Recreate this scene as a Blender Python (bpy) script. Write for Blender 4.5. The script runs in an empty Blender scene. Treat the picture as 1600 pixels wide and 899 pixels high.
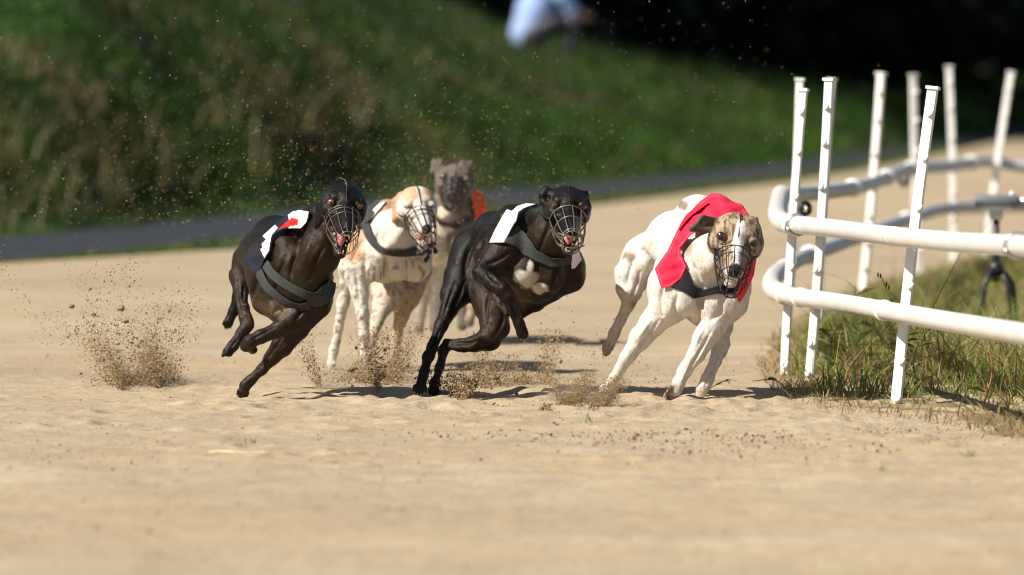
import bpy, math, random
import numpy as np
from mathutils import Vector, Matrix

rng = np.random.default_rng(7)
random.seed(7)
SC = bpy.context.scene
COL = SC.collection

# ------------------------------------------------------------------ camera, sky, sun, exposure
FPX = 12000.0            # focal length in pixels of the 1600 px wide photograph
HZ = 37.0                # horizon row
CAMH = 0.98
PITCH = math.atan((449.5 - HZ) / FPX)
cam_data = bpy.data.cameras.new('camera')
cam = bpy.data.objects.new('camera', cam_data)
COL.objects.link(cam)
cam.location = (0, 0, CAMH)
cam.rotation_euler = (math.pi / 2 - PITCH, 0, 0)
cam_data.sensor_width = 36.0
cam_data.lens = 36.0 * FPX / 1600.0
cam_data.clip_start = 0.5
cam_data.clip_end = 2000
cam_data.dof.use_dof = True
cam_data.dof.focus_distance = 19.75
cam_data.dof.aperture_fstop = 4.2
SC.camera = cam

SUN_EL = math.radians(43)
SUN_FRONT = math.radians(30)      # how far the sun stands towards the camera from due left
sun_dir = Vector((-math.cos(SUN_EL) * math.cos(SUN_FRONT), -math.cos(SUN_EL) * math.sin(SUN_FRONT), math.sin(SUN_EL)))
world = bpy.data.worlds.new('World')
SC.world = world
world.use_nodes = True
wn = world.node_tree
bg = wn.nodes['Background']
sky = wn.nodes.new('ShaderNodeTexSky')
sky.sky_type = 'NISHITA'
sky.sun_disc = False
sky.sun_elevation = SUN_EL
sky.sun_rotation = math.atan2(sun_dir.x, sun_dir.y)
wn.links.new(sky.outputs[0], bg.inputs[0])
bg.inputs[1].default_value = 0.05
sl = bpy.data.lights.new('sun', 'SUN')
sl.energy = 4.9
sl.angle = math.radians(0.5)
sl.color = (1.0, 0.935, 0.825)
so = bpy.data.objects.new('sun', sl)
COL.objects.link(so)
so.rotation_euler = sun_dir.to_track_quat('Z', 'Y').to_euler()
SC.view_settings.view_transform = 'Standard'
SC.view_settings.look = 'None'
SC.view_settings.exposure = 0.72
SC.view_settings.gamma = 1.0
SC.view_settings.use_curve_mapping = False
SC.cycles.use_denoising = True
SC.cycles.filter_width = 1.15
SC.cycles.max_bounces = 8
SC.cycles.transparent_max_bounces = 8

# ------------------------------------------------------------------ helpers
SINP, COSP = math.sin(PITCH), math.cos(PITCH)


def at(px, py, Y):
    """World point at distance Y that the photograph shows at (px, py); arrays allowed."""
    dx = (np.asarray(px, float) - 800.0) / FPX
    dz = (449.5 - np.asarray(py, float)) / FPX
    # ray in world: forward (0,cosp,-sinp), up (0,sinp,cosp)
    ry = COSP + dz * SINP
    rz = -SINP + dz * COSP
    t = np.asarray(Y, float) / ry
    return np.stack([dx * t, ry * t, CAMH + rz * t], -1)


def gy(py):
    """Distance of flat ground seen at row py."""
    dz = (449.5 - py) / FPX
    ry = COSP + dz * SINP
    rz = -SINP + dz * COSP
    return -CAMH * ry / rz


def ground_at(px, py):
    p = at(px, py, gy(py))
    return p


def tag(o, label=None, cat=None, group=None, kind=None):
    if label: o['label'] = label
    if cat: o['category'] = cat
    if group: o['group'] = group
    if kind: o['kind'] = kind
    return o


def link(o, parent=None):
    COL.objects.link(o)
    if parent is not None:
        o.parent = parent
        o.matrix_parent_inverse = Matrix.Translation(-Vector(parent.location))     # mesh data is in world space
    return o


def empty(name, loc):
    o = bpy.data.objects.new(name, None)
    o.location = loc
    o.empty_display_size = 0.1
    COL.objects.link(o)
    return o


def mesh_np(name, V, F, mat=None, parent=None, colors=None, smooth=True):
    """Mesh object from arrays. F: (n,3) or (n,4) or a list of such arrays."""
    V = np.asarray(V, np.float32)
    Fs = [np.asarray(f, np.int32) for f in (F if isinstance(F, list) else [F]) if len(f)]
    me = bpy.data.meshes.new(name)
    me.vertices.add(len(V))
    me.vertices.foreach_set('co', V.ravel())
    loops = np.concatenate([f.ravel() for f in Fs])
    tot = np.concatenate([np.full(len(f), f.shape[1], np.int32) for f in Fs])
    start = np.concatenate([[0], np.cumsum(tot)[:-1]]).astype(np.int32)
    me.loops.add(len(loops))
    me.loops.foreach_set('vertex_index', loops)
    me.polygons.add(len(tot))
    me.polygons.foreach_set('loop_start', start)
    me.polygons.foreach_set('loop_total', tot)
    me.polygons.foreach_set('use_smooth', np.full(len(tot), smooth, bool))
    if colors is not None:
        a = me.color_attributes.new('Col', 'FLOAT_COLOR', 'POINT')
        c = np.ones((len(V), 4), np.float32)
        c[:, :3] = colors
        a.data.foreach_set('color', c.ravel())
    me.update()
    me.validate()
    if mat is not None:
        me.materials.append(mat)
    o = bpy.data.objects.new(name, me)
    link(o, parent)
    return o


class MB:
    """Collects simple shapes into one mesh."""
    def __init__(s): s.V = []; s.F3 = []; s.F4 = []; s.n = 0

    def add(s, V, F3=(), F4=()):
        V = np.asarray(V, float)
        if len(F3): s.F3.append(np.asarray(F3, int) + s.n)
        if len(F4): s.F4.append(np.asarray(F4, int) + s.n)
        s.V.append(V); s.n += len(V)

    def tube(s, pts, radii, n=10, cap=True, closed=False):
        pts = np.asarray(pts, float)
        m = len(pts)
        radii = np.broadcast_to(np.asarray(radii, float), (m,))
        if closed:
            tan = np.roll(pts, -1, 0) - np.roll(pts, 1, 0)
        else:
            tan = np.gradient(pts, axis=0)
        tan /= np.linalg.norm(tan, axis=1)[:, None] + 1e-12
        ref = np.array([0, 0, 1.0]) if abs(tan[0][2]) < 0.9 else np.array([1.0, 0, 0])
        a = np.cross(tan[0], ref); a /= np.linalg.norm(a)
        A = []
        for t in tan:
            a = a - t * np.dot(a, t); a /= np.linalg.norm(a) + 1e-12
            A.append(a)
        A = np.array(A); B = np.cross(tan, A)
        th = np.linspace(0, 2 * math.pi, n, endpoint=False)
        V = pts[:, None, :] + radii[:, None, None] * (np.cos(th)[None, :, None] * A[:, None, :] + np.sin(th)[None, :, None] * B[:, None, :])
        V = V.reshape(-1, 3)
        F = []
        for i in range(m if closed else m - 1):
            i2 = (i + 1) % m
            for j in range(n):
                j2 = (j + 1) % n
                F.append((i * n + j, i * n + j2, i2 * n + j2, i2 * n + j))
        F3 = []
        if cap and not closed:
            V = np.vstack([V, pts[0], pts[-1]])
            for j in range(n):
                j2 = (j + 1) % n
                F3.append((m * n, j2, j)); F3.append((m * n + 1, (m - 1) * n + j, (m - 1) * n + j2))
        s.add(V, F3, F)

    def box(s, c, ax, ay, az):
        """Box at centre c with half-axis vectors, corners slightly chamfered."""
        c, ax, ay, az = [np.asarray(v, float) for v in (c, ax, ay, az)]
        V = [c + i * ax + j * ay + k * az for i in (-1, 1) for j in (-1, 1) for k in (-1, 1)]
        F = [(0, 1, 3, 2), (4, 6, 7, 5), (0, 4, 5, 1), (2, 3, 7, 6), (0, 2, 6, 4), (1, 5, 7, 3)]
        s.add(V, (), F)

    def ball(s, c, r, ax=None, nu=12, nv=8):
        c = np.asarray(c, float)
        r = np.broadcast_to(np.asarray(r, float), (3,))
        ax = np.eye(3) if ax is None else np.asarray(ax, float)
        V = []
        for i in range(nv + 1):
            p = math.pi * i / nv
            for j in range(nu):
                t = 2 * math.pi * j / nu
                l = np.array([math.sin(p) * math.cos(t), math.sin(p) * math.sin(t), math.cos(p)]) * r
                V.append(c + l @ ax)
        F = [(i * nu + j, (i + 1) * nu + j, (i + 1) * nu + (j + 1) % nu, i * nu + (j + 1) % nu) for i in range(nv) for j in range(nu)]
        s.add(V, (), F)

    def build(s, name, mat, parent=None, smooth=True, colors=None):
        F = []
        if s.F3: F.append(np.vstack(s.F3))
        if s.F4: F.append(np.vstack(s.F4))
        return mesh_np(name, np.vstack(s.V), F, mat, parent, colors, smooth)


# ------------------------------------------------------------------ materials
def new_mat(name):
    m = bpy.data.materials.new(name)
    m.use_nodes = True
    nt = m.node_tree
    return m, nt, nt.nodes['Principled BSDF']


def N(nt, typ, **kw):
    n = nt.nodes.new(typ)
    for k, v in kw.items():
        if k.startswith('i_'):
            key = k[2:].replace('_', ' ')
            n.inputs[key].default_value = v
        else:
            setattr(n, k, v)
    return n


def ramp(nt, fac, stops):
    r = nt.nodes.new('ShaderNodeValToRGB')
    el = r.color_ramp.elements
    while len(el) < len(stops): el.new(0.5)
    for e, (p, c) in zip(el, stops):
        e.position = p
        e.color = (c[0], c[1], c[2], 1) if not np.isscalar(c) else (c, c, c, 1)
    nt.links.new(fac, r.inputs[0])
    return r.outputs[0]


def mixc(nt, fac, a, b, mode='MIX'):
    m = nt.nodes.new('ShaderNodeMix')
    m.data_type = 'RGBA'
    m.blend_type = mode
    for sock, v in ((m.inputs[0], fac), (m.inputs[6], a), (m.inputs[7], b)):
        if hasattr(v, 'is_linked'): nt.links.new(v, sock)
        elif np.isscalar(v): sock.default_value = v
        else: sock.default_value = (v[0], v[1], v[2], 1)
    return m.outputs[2]


def noise(nt, vec, scale, detail=3, rough=0.55):
    n = nt.nodes.new('ShaderNodeTexNoise')
    n.inputs['Scale'].default_value = scale
    n.inputs['Detail'].default_value = detail
    n.inputs['Roughness'].default_value = rough
    nt.links.new(vec, n.inputs['Vector'])
    return n.outputs['Fac']


def bump(nt, bsdf, height, strength, dist):
    b = nt.nodes.new('ShaderNodeBump')
    b.inputs['Strength'].default_value = strength
    b.inputs['Distance'].default_value = dist
    nt.links.new(height, b.inputs['Height'])
    nt.links.new(b.outputs[0], bsdf.inputs['Normal'])


def coords(nt):
    return nt.nodes.new('ShaderNodeTexCoord').outputs['Object']


def mapping(nt, vec, scale):
    m = nt.nodes.new('ShaderNodeMapping')
    m.inputs['Scale'].default_value = scale
    nt.links.new(vec, m.inputs['Vector'])
    return m.outputs[0]


def plain(name, col, rough=0.5, metal=0.0, var=0.15, scale=60, bmp=0.0, spec=0.5):
    m, nt, b = new_mat(name)
    v = coords(nt)
    f = noise(nt, v, scale, 4)
    c = ramp(nt, f, [(0.3, [x * (1 - var) for x in col]), (0.7, [min(1, x * (1 + var)) for x in col])])
    nt.links.new(c, b.inputs['Base Color'])
    b.inputs['Roughness'].default_value = rough
    b.inputs['Metallic'].default_value = metal
    b.inputs['Specular IOR Level'].default_value = spec
    if bmp: bump(nt, b, noise(nt, v, scale * 4, 3), bmp, 0.002)
    return m


def sand_mat():
    m, nt, b = new_mat('sand')
    v = coords(nt)
    big = noise(nt, v, 0.55, 4, 0.6)
    mid = noise(nt, v, 4.0, 5, 0.65)
    fine = noise(nt, v, 60, 4, 0.7)
    streak = noise(nt, mapping(nt, v, (0.5, 0.9, 1)), 1.6, 4, 0.6)
    c = ramp(nt, big, [(0.3, (0.350, 0.282, 0.192)), (0.55, (0.415, 0.338, 0.234)), (0.75, (0.48, 0.395, 0.278))])
    c = mixc(nt, ramp(nt, noise(nt, mapping(nt, v, (.25, .8, 1)), .9, 4, .6), [(0.42, 0.0), (0.62, 0.7)]), c, (0.30, 0.235, 0.158))
    c = mixc(nt, ramp(nt, mid, [(0.38, 0.0), (0.68, 0.75)]), c, (0.30, 0.232, 0.150))
    c = mixc(nt, ramp(nt, streak, [(0.48, 0.0), (0.72, 0.6)]), c, (0.44, 0.33, 0.195))
    c = mixc(nt, ramp(nt, fine, [(0.58, 0.0), (0.75, 0.5)]), c, (0.23, 0.165, 0.10))
    nt.links.new(c, b.inputs['Base Color'])
    b.inputs['Roughness'].default_value = 0.95
    b.inputs['Specular IOR Level'].default_value = 0.15
    hsum = nt.nodes.new('ShaderNodeMath'); hsum.operation = 'ADD'
    nt.links.new(fine, hsum.inputs[0]); nt.links.new(noise(nt, v, 18, 4, 0.6), hsum.inputs[1])
    bump(nt, b, hsum.outputs[0], 0.5, 0.012)
    return m


def attr_mat(name, rough=0.6, spec=0.3, transl=0.0, var=0.25, scale=40, bmp=0.0, bscale=300, sheen=0.0):
    m, nt, b = new_mat(name)
    a = nt.nodes.new('ShaderNodeVertexColor'); a.layer_name = 'Col'
    v = coords(nt)
    f = noise(nt, v, scale, 4, 0.6)
    c = mixc(nt, 1.0, a.outputs[0], ramp(nt, f, [(0.3, 1 - var), (0.7, 1 + var * 0.0 + 0.0 if var > 1 else 1.0)]), 'MULTIPLY')
    nt.links.new(c, b.inputs['Base Color'])
    b.inputs['Roughness'].default_value = rough
    b.inputs['Specular IOR Level'].default_value = spec
    if sheen:
        b.inputs['Sheen Weight'].default_value = sheen
        b.inputs['Sheen Roughness'].default_value = 0.4
    if bmp:
        bump(nt, b, noise(nt, v, bscale, 3, 0.6), bmp, 0.002)
    if transl:
        out = nt.nodes['Material Output']
        t = nt.nodes.new('ShaderNodeBsdfTranslucent')
        nt.links.new(c, t.inputs[0])
        mx = nt.nodes.new('ShaderNodeMixShader'); mx.inputs[0].default_value = transl
        nt.links.new(b.outputs[0], mx.inputs[1]); nt.links.new(t.outputs[0], mx.inputs[2])
        nt.links.new(mx.outputs[0], out.inputs[0])
    return m


def fur_mat(name, rough, spec, sheen=0.0, bstr=0.35):
    """Short coat: colour from the coat pattern, hair relief drawn out along the body."""
    m, nt, b = new_mat(name)
    a = nt.nodes.new('ShaderNodeVertexColor'); a.layer_name = 'Col'
    v = coords(nt)
    f = noise(nt, v, 28, 5, 0.65)
    hair = noise(nt, mapping(nt, v, (420, 420, 130)), 1.0, 3, 0.6)
    c = mixc(nt, 1.0, a.outputs[0], ramp(nt, f, [(0.3, 0.78), (0.65, 1.0)]), 'MULTIPLY')
    c = mixc(nt, 1.0, c, ramp(nt, hair, [(0.3, 0.8), (0.6, 1.0)]), 'MULTIPLY')
    nt.links.new(c, b.inputs['Base Color'])
    b.inputs['Roughness'].default_value = rough
    b.inputs['Specular IOR Level'].default_value = spec
    b.inputs['Sheen Weight'].default_value = sheen
    b.inputs['Sheen Roughness'].default_value = 0.5
    h = nt.nodes.new('ShaderNodeMath'); h.operation = 'MULTIPLY_ADD'
    nt.links.new(noise(nt, v, 45, 3, 0.5), h.inputs[0]); h.inputs[1].default_value = 1.2
    nt.links.new(hair, h.inputs[2])
    bump(nt, b, h.outputs[0], bstr, 0.003)
    return m


M = {}
M['sand'] = sand_mat()
M['grain'] = attr_mat('sand_grain', 0.95, 0.1, var=0.3, scale=200)
M['grass'] = attr_mat('grass_blade', 0.55, 0.35, transl=0.42, var=0.2, scale=30)
M['leaf'] = attr_mat('tree_leaf', 0.6, 0.25, transl=0.2, var=0.3, scale=3)
M['soil'] = plain('field_soil', (0.21, 0.16, 0.09), 0.95, var=0.5, scale=9, bmp=0.6, spec=0.1)
M['turf'] = plain('turf', (0.022, 0.048, 0.008), 0.95, var=0.45, scale=0.9, bmp=0.5, spec=0.1)
M['asphalt'] = plain('asphalt', (0.022, 0.025, 0.031), 0.85, var=0.25, scale=5, bmp=0.5, spec=0.3)
M['bark'] = plain('bark', (0.016, 0.013, 0.010), 0.9, var=0.4, scale=9, bmp=0.8)
M['pipe'] = plain('pvc_pipe', (0.60, 0.585, 0.555), 0.38, var=0.06, scale=7)
M['pipe_grey'] = plain('weathered_pipe', (0.42, 0.44, 0.46), 0.45, var=0.16, scale=12, bmp=0.05)  # same pipe for the far rails, their shaded side put into the colour
M['post'] = plain('white_plastic', (0.74, 0.73, 0.70), 0.4, var=0.07, scale=25, bmp=0.05)
M['steel'] = plain('steel_clamp', (0.55, 0.55, 0.56), 0.28, 0.9, var=0.15, scale=60)
M['wire_dark'] = plain('black_wire', (0.02, 0.02, 0.022), 0.35, 0.2, var=0.3, scale=200)
M['wire_steel'] = plain('dull_wire', (0.17, 0.155, 0.12), 0.42, 0.6, var=0.35, scale=160)
M['black_plastic'] = plain('black_plastic', (0.02, 0.02, 0.022), 0.45, var=0.3, scale=60)
M['grey_plastic'] = plain('grey_plastic', (0.14, 0.145, 0.16), 0.45, var=0.12, scale=20)
M['felt'] = plain('felt_strap', (0.045, 0.048, 0.047), 0.95, var=0.35, scale=240, bmp=0.5, spec=0.15)
M['cloth'] = attr_mat('coat_cloth', 0.85, 0.2, var=0.06, scale=120, bmp=0.35, bscale=500)
M['fur_black'] = fur_mat('black_coat', 0.45, 0.19, 0.0, 0.5)
M['fur_light'] = fur_mat('light_coat', 0.75, 0.25, 0.10, 0.45)
M['hair_black'] = attr_mat('black_hair', 0.36, 0.26, var=0.0, scale=50)
M['hair_light'] = attr_mat('light_hair', 0.65, 0.25, transl=0.15, var=0.0, scale=50)
M['teeth'] = plain('teeth', (0.72, 0.64, 0.48), 0.3, var=0.1, scale=200)
M['tongue'] = plain('tongue', (0.55, 0.17, 0.18), 0.35, var=0.25, scale=90)
M['wood'] = plain('dry_wood', (0.60, 0.47, 0.28), 0.8, var=0.15, scale=60)
M['skin'] = plain('skin', (0.45, 0.27, 0.19), 0.6, var=0.1, scale=20)
M['shirt'] = plain('pale_blue_shirt', (0.30, 0.42, 0.74), 0.85, var=0.06, scale=12)
M['hair'] = plain('dark_hair', (0.03, 0.02, 0.015), 0.6, var=0.3, scale=60)
M['trousers'] = plain('dark_trousers', (0.02, 0.022, 0.035), 0.9, var=0.3, scale=15)

# ------------------------------------------------------------------ the setting: ground, track, path, bank
EX = [-400, -30, -6, -2.07, -1.17, -0.61, 0.52, 1.55, 2.33, 4.4, 10, 30, 400]
EY = [26.5, 27, 28.0, 31.1, 33.1, 36.4, 41.6, 46.5, 50.9, 66, 82, 108, 108]        # outer edge of the track
QX = [-400, -30, -6, -2.1, -1.67, -1.25, -0.64, 0.55, 1.65, 4.5, 10, 30, 400]
QY = [26.9, 27.4, 28.4, 31.5, 33.3, 35.3, 38.6, 44.2, 49.2, 67.5, 83, 110, 110]      # near edge of the path
PX = [-400, -30, -6, -2.39, -1.42, -0.73, 0.6, 1.8, 2.72, 4.8, 10, 30, 400]
PY = [30, 31, 32.4, 35.9, 40.0, 43.9, 48.4, 54.2, 59.4, 72.5, 89, 116, 116]          # far edge of the path


def edge_y(x): return np.interp(x, EX, EY)
def path_y(x): return np.interp(x, PX, PY)


def terrain(x, y):
    x = np.asarray(x, float); y = np.asarray(y, float)
    t = np.maximum(y - path_y(x), 0)
    amp = np.interp(x, [-40, -6, -2.4, -1, 0, 1, 2, 4, 8, 40], [3.2, 2.8, 2.3, 1.55, 1.05, 0.85, 0.65, 0.38, 0.3, 0.3])
    z = amp * (1 - np.exp(-t / 7.0))
    z += 0.05 * np.sin(x * 1.7 + 1.0) * np.sin(y * 0.55) * np.minimum(t / 3, 1)
    return z


def grid(xs, ys2d, zf, name, mat, kind='structure'):
    """Sheet over columns xs; ys2d[j,i] gives y of row j in column i."""
    X = np.broadcast_to(xs[None, :], ys2d.shape)
    Z = zf(X, ys2d)
    V = np.stack([X, ys2d, Z], -1).reshape(-1, 3)
    nj, ni = ys2d.shape
    idx = np.arange(nj * ni).reshape(nj, ni)
    F = np.stack([idx[:-1, :-1], idx[:-1, 1:], idx[1:, 1:], idx[1:, :-1]], -1).reshape(-1, 4)
    o = mesh_np(name, V, F, mat)
    tag(o, kind=kind)
    return o


def spread(segs):
    out = []
    for a, b, n in segs: out.append(np.linspace(a, b, n, endpoint=False))
    return np.concatenate(out + [[segs[-1][1]]])


def value_noise(x, y, f, seed):
    """Smooth lattice noise in -1..1."""
    r = np.random.default_rng(seed).uniform(-1, 1, (256, 256))
    x = x * f; y = y * f
    x0 = np.floor(x).astype(int); y0 = np.floor(y).astype(int)
    fx = x - x0; fy = y - y0
    fx = fx * fx * (3 - 2 * fx); fy = fy * fy * (3 - 2 * fy)
    g = lambda i, j: r[i % 256, j % 256]
    return (g(x0, y0) * (1 - fx) + g(x0 + 1, y0) * fx) * (1 - fy) + (g(x0, y0 + 1) * (1 - fx) + g(x0 + 1, y0 + 1) * fx) * fy


gx = spread([(-400, -40, 8), (-40, -8, 12), (-8, 8, 54), (8, 40, 12), (40, 400, 8)])
gyy = spread([(-5, 26, 8), (26, 110, 130), (110, 160, 10), (160, 600, 6)])
grid(gx, np.broadcast_to(gyy[:, None], (len(gyy), len(gx))), lambda x, y: terrain(x, y) - 0.03, 'ground', M['turf'])

tx = spread([(-120, -30, 4), (-30, -4, 14), (-4, -1.75, 40), (-1.75, 1.75, 330), (1.75, 5, 40), (5, 30, 14), (30, 120, 4)])
rows = np.concatenate([spread([(1, 14, 20), (14, 16, 60), (16, 22.5, 560), (22.5, 26, 120)])])
top = edge_y(tx) + 0.15 * value_noise(tx, tx * 0, 3, 5)
tail = np.linspace(0, 1, 90)[1:]
Yg = np.vstack([np.broadcast_to(rows[:, None], (len(rows), len(tx))), 26 + tail[:, None] * (top - 26)[None, :]])


def track_z(x, y):
    fade = np.clip((24 - y) / 4, 0.25, 1) * np.clip((y - 12) / 3, 0.3, 1)
    z = 0.004 * value_noise(x, y, 2.0, 1) + 0.0032 * value_noise(x, y, 7, 2) + 0.0030 * value_noise(x, y, 19, 3) + 0.0018 * value_noise(x, y, 43, 4)
    churn = np.clip(value_noise(x, y, 1.3, 8) * 1.6, 0, 1)
    # loose, churned sand by the fence and along the racing line
    line = np.exp(-((y - 19.4) / 0.9) ** 2) * np.clip((x + 0.2) / 0.5, 0.15, 1)
    z = z + (0.6 * churn + 2.5 * line) * 0.0045 * (np.abs(value_noise(x, y, 13, 11)) + 0.7 * np.abs(value_noise(x, y, 31, 12)))
    # paw prints and gouges: a dent with a pushed-up rim
    pr = np.random.default_rng(91)
    z = z * fade
    for _ in range(150):
        cx, cy = pr.uniform(-1.6, 1.7), pr.normal(19.3, 1.1)
        if abs(cx - .45) > 1.3 and pr.uniform() < .4: continue
        ra, dp = pr.uniform(.02, .05), pr.uniform(.003, .009)
        ii = np.abs(x[0] - cx) < 4 * ra; jj = np.abs(y[:, 0] - cy) < 6 * ra
        if not ii.any() or not jj.any(): continue
        sub = np.ix_(jj, ii)
        q = ((x[sub] - cx) / ra) ** 2 + ((y[sub] - cy) / (ra * 1.6)) ** 2
        z[sub] += dp * (.9 * np.exp(-(np.sqrt(q) - 1.5) ** 2 * 3) - np.exp(-q))
    return z + 0.006


grid(tx, Yg, track_z, 'sand_track', M['sand'])

px_ = spread([(-120, -30, 6), (-30, -4, 16), (-4, 6, 60), (6, 30, 16), (30, 120, 6)])
pa = np.interp(px_, QX, QY) + 0.15 * value_noise(px_, px_ * 0, 2.3, 21)
pb = path_y(px_)
Yp = pa[None, :] + np.linspace(0, 1, 8)[:, None] * (pb - pa)[None, :]
grid(px_, Yp, lambda x, y: terrain(x, y) - 0.012, 'asphalt_path', M['asphalt'])

# infield soil inside the fence
IN_PX = [(1180, 572), (1196, 606), (1235, 640), (1330, 656), (1480, 668), (1600, 695), (1800, 725), (2600, 760), (2600, 385), (1800, 392), (1600, 398), (1480, 414), (1400, 436), (1300, 458), (1215, 505), (1185, 540)]
IN = np.array([ground_at(a, b)[:2] for a, b in IN_PX])


def poly_sdf(P, x, y):
    """Signed distance to polygon, negative inside."""
    P = np.asarray(P, float)
    d = np.full(np.shape(x), 1e18); s = np.ones(np.shape(x))
    n = len(P)
    for i in range(n):
        a, b = P[i], P[i - 1]
        e = b - a
        wx, wy = x - a[0], y - a[1]
        t = np.clip((wx * e[0] + wy * e[1]) / (e @ e), 0, 1)
        bx, by = wx - e[0] * t, wy - e[1] * t
        d = np.minimum(d, bx * bx + by * by)
        c1 = y >= a[1]; c2 = y < b[1]; c3 = e[0] * wy > e[1] * wx
        s = np.where((c1 & c2 & c3) | (~c1 & ~c2 & ~c3), -s, s)
    return s * np.sqrt(d)


iv = np.vstack([IN, IN.mean(0)[None]])
ctr = IN.mean(0)
rings = []
for f in np.linspace(1.0, 0.0, 14)[:-1]:
    ring = []
    for i in range(len(IN)):
        for t in np.linspace(0, 1, 12, endpoint=False):
            q = IN[i] * (1 - t) + IN[(i + 1) % len(IN)] * t
            ring.append(ctr + (q - ctr) * f)
    rings.append(np.array(ring))
R = np.array(rings)
nr, nc = R.shape[:2]
zz = 0.014 + 0.02 * value_noise(R[..., 0], R[..., 1], 2.3, 31) * 0.5
zz[0] = -0.004
V = np.concatenate([R, zz[..., None]], -1).reshape(-1, 3)
idx = np.arange(nr * nc).reshape(nr, nc)
F = np.stack([idx[:-1, :], np.roll(idx, -1, 1)[:-1], np.roll(idx, -1, 1)[1:], idx[1:, :]], -1).reshape(-1, 4)
V = np.vstack([V, [ctr[0], ctr[1], 0.014]])
F3 = np.stack([idx[-1], np.roll(idx[-1], -1), np.full(nc, nr * nc)], -1)
tag(mesh_np('infield_soil', V, [F, F3], M['soil']), kind='structure')

# ------------------------------------------------------------------ grass


def blades(P, h, w, lean, cols, segs=3, bend=None, facing=None):
    """Ribbon blades at P (n,3): heights h, widths w, lean direction angle and amount."""
    n = len(P)
    ang = rng.uniform(0, 2 * math.pi, n)
    amt = lean * rng.uniform(0.2, 1.0, n)
    dirv = np.stack([np.cos(ang), np.sin(ang), np.zeros(n)], -1)
    fa = rng.uniform(-0.9, 0.9, n) if facing is None else facing
    side = np.stack([np.cos(fa), np.sin(fa), np.zeros(n)], -1)
    ts = np.linspace(0, 1, segs + 1)
    V = np.zeros((n, 2 * segs + 1, 3)); k = 0
    for i, t in enumerate(ts):
        c = P + dirv * (h * amt * t ** 1.8)[:, None]
        c = c + np.array([0, 0, 1.0]) * (h * (t - 0.35 * np.minimum(amt, 1.6) * t ** 2.4))[:, None]
        ww = w * (1 - t) ** 0.7
        if i < segs:
            V[:, k] = c - side * ww[:, None] / 2; V[:, k + 1] = c + side * ww[:, None] / 2; k += 2
        else:
            V[:, k] = c
    base = (np.arange(n) * (2 * segs + 1))[:, None]
    F4 = np.concatenate([base + np.array([2 * i, 2 * i + 1, 2 * i + 3, 2 * i + 2])[None] for i in range(segs - 1)], 0)
    F3 = base + np.array([2 * segs - 2, 2 * segs - 1, 2 * segs])[None]
    C = np.repeat(cols[:, None, :], 2 * segs + 1, 1)
    return V.reshape(-1, 3), F4, F3, C.reshape(-1, 3)


def blade_object(name, parts, mat, label, cat):
    V, F4, F3, C = [], [], [], []
    n = 0
    for v, f4, f3, c in parts:
        V.append(v); F4.append(f4 + n); F3.append(f3 + n); C.append(c); n += len(v)
    o = mesh_np(name, np.vstack(V), [np.vstack(F4), np.vstack(F3)], mat, None, np.vstack(C), smooth=False)
    return tag(o, label, cat, kind='stuff')


GREENS = np.array([(0.20, 0.265, 0.035), (0.26, 0.315, 0.05), (0.13, 0.19, 0.028), (0.36, 0.35, 0.10)])
DRY = np.array([(0.42, 0.31, 0.15), (0.32, 0.20, 0.095), (0.50, 0.40, 0.21), (0.24, 0.135, 0.07)])


def pick(pal, n, v=0.25):
    return pal[rng.integers(0, len(pal), n)] * rng.uniform(1 - v, 1 + v, (n, 1))


def in_poly_points(poly, n, lo, hi):
    out = np.zeros((0, 2))
    while len(out) < n:
        p = np.stack([rng.uniform(lo[0], hi[0], n * 2), rng.uniform(lo[1], hi[1], n * 2)], -1)
        out = np.vstack([out, p[poly_sdf(poly, p[:, 0], p[:, 1]) < 0]])
    return out[:n]


parts = []
near = in_poly_points(IN, 40000, (0.5, 16.2), (2.2, 33.5))
edge = -poly_sdf(IN, near[:, 0], near[:, 1])
clump = value_noise(near[:, 0], near[:, 1] * 0.6, 4.5, 41) * 0.5 + 0.5
keep = rng.uniform(0, 1, len(near)) < (0.15 + 0.85 * clump ** 1.5) * np.clip(edge / 0.22 + 0.06, 0, 1)
near, edge, clump = near[keep], edge[keep], clump[keep]
n = len(near)
h = (0.035 + 0.24 * clump ** 2 * np.clip(edge / 0.22, 0.15, 1)) * rng.uniform(0.35, 1.2, n) * np.where(rng.uniform(0, 1, n) < .06, 1.9, 1)
h *= np.where(near[:, 1] > 22.5, 0.62, 1.0)
dry = rng.uniform(0, 1, n) < np.clip(0.9 - edge * 4.0, 0.36, 0.9)
cols = np.where(dry[:, None], pick(DRY, n), pick(GREENS, n))
P = np.stack([near[:, 0], near[:, 1], np.full(n, 0.004)], -1)
parts.append(blades(P, h, rng.uniform(0.0022, 0.0065, n), 1.25, cols))
# short dead litter at the margin
m_ = in_poly_points(IN, 9000, (0.5, 16.2), (2.2, 22))
e_ = -poly_sdf(IN, m_[:, 0], m_[:, 1])
m_ = m_[e_ < 0.16]
n = len(m_)
parts.append(blades(np.stack([m_[:, 0], m_[:, 1] - rng.uniform(0, 0.12, n), np.full(n, 0.008)], -1), rng.uniform(0.02, 0.07, n), rng.uniform(0.0015, 0.003, n), 2.0, pick(DRY, n, 0.4)))
blade_object('infield_grass', parts, M['grass'], 'tangled green and dry grass growing under the white rails', 'grass')

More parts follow.
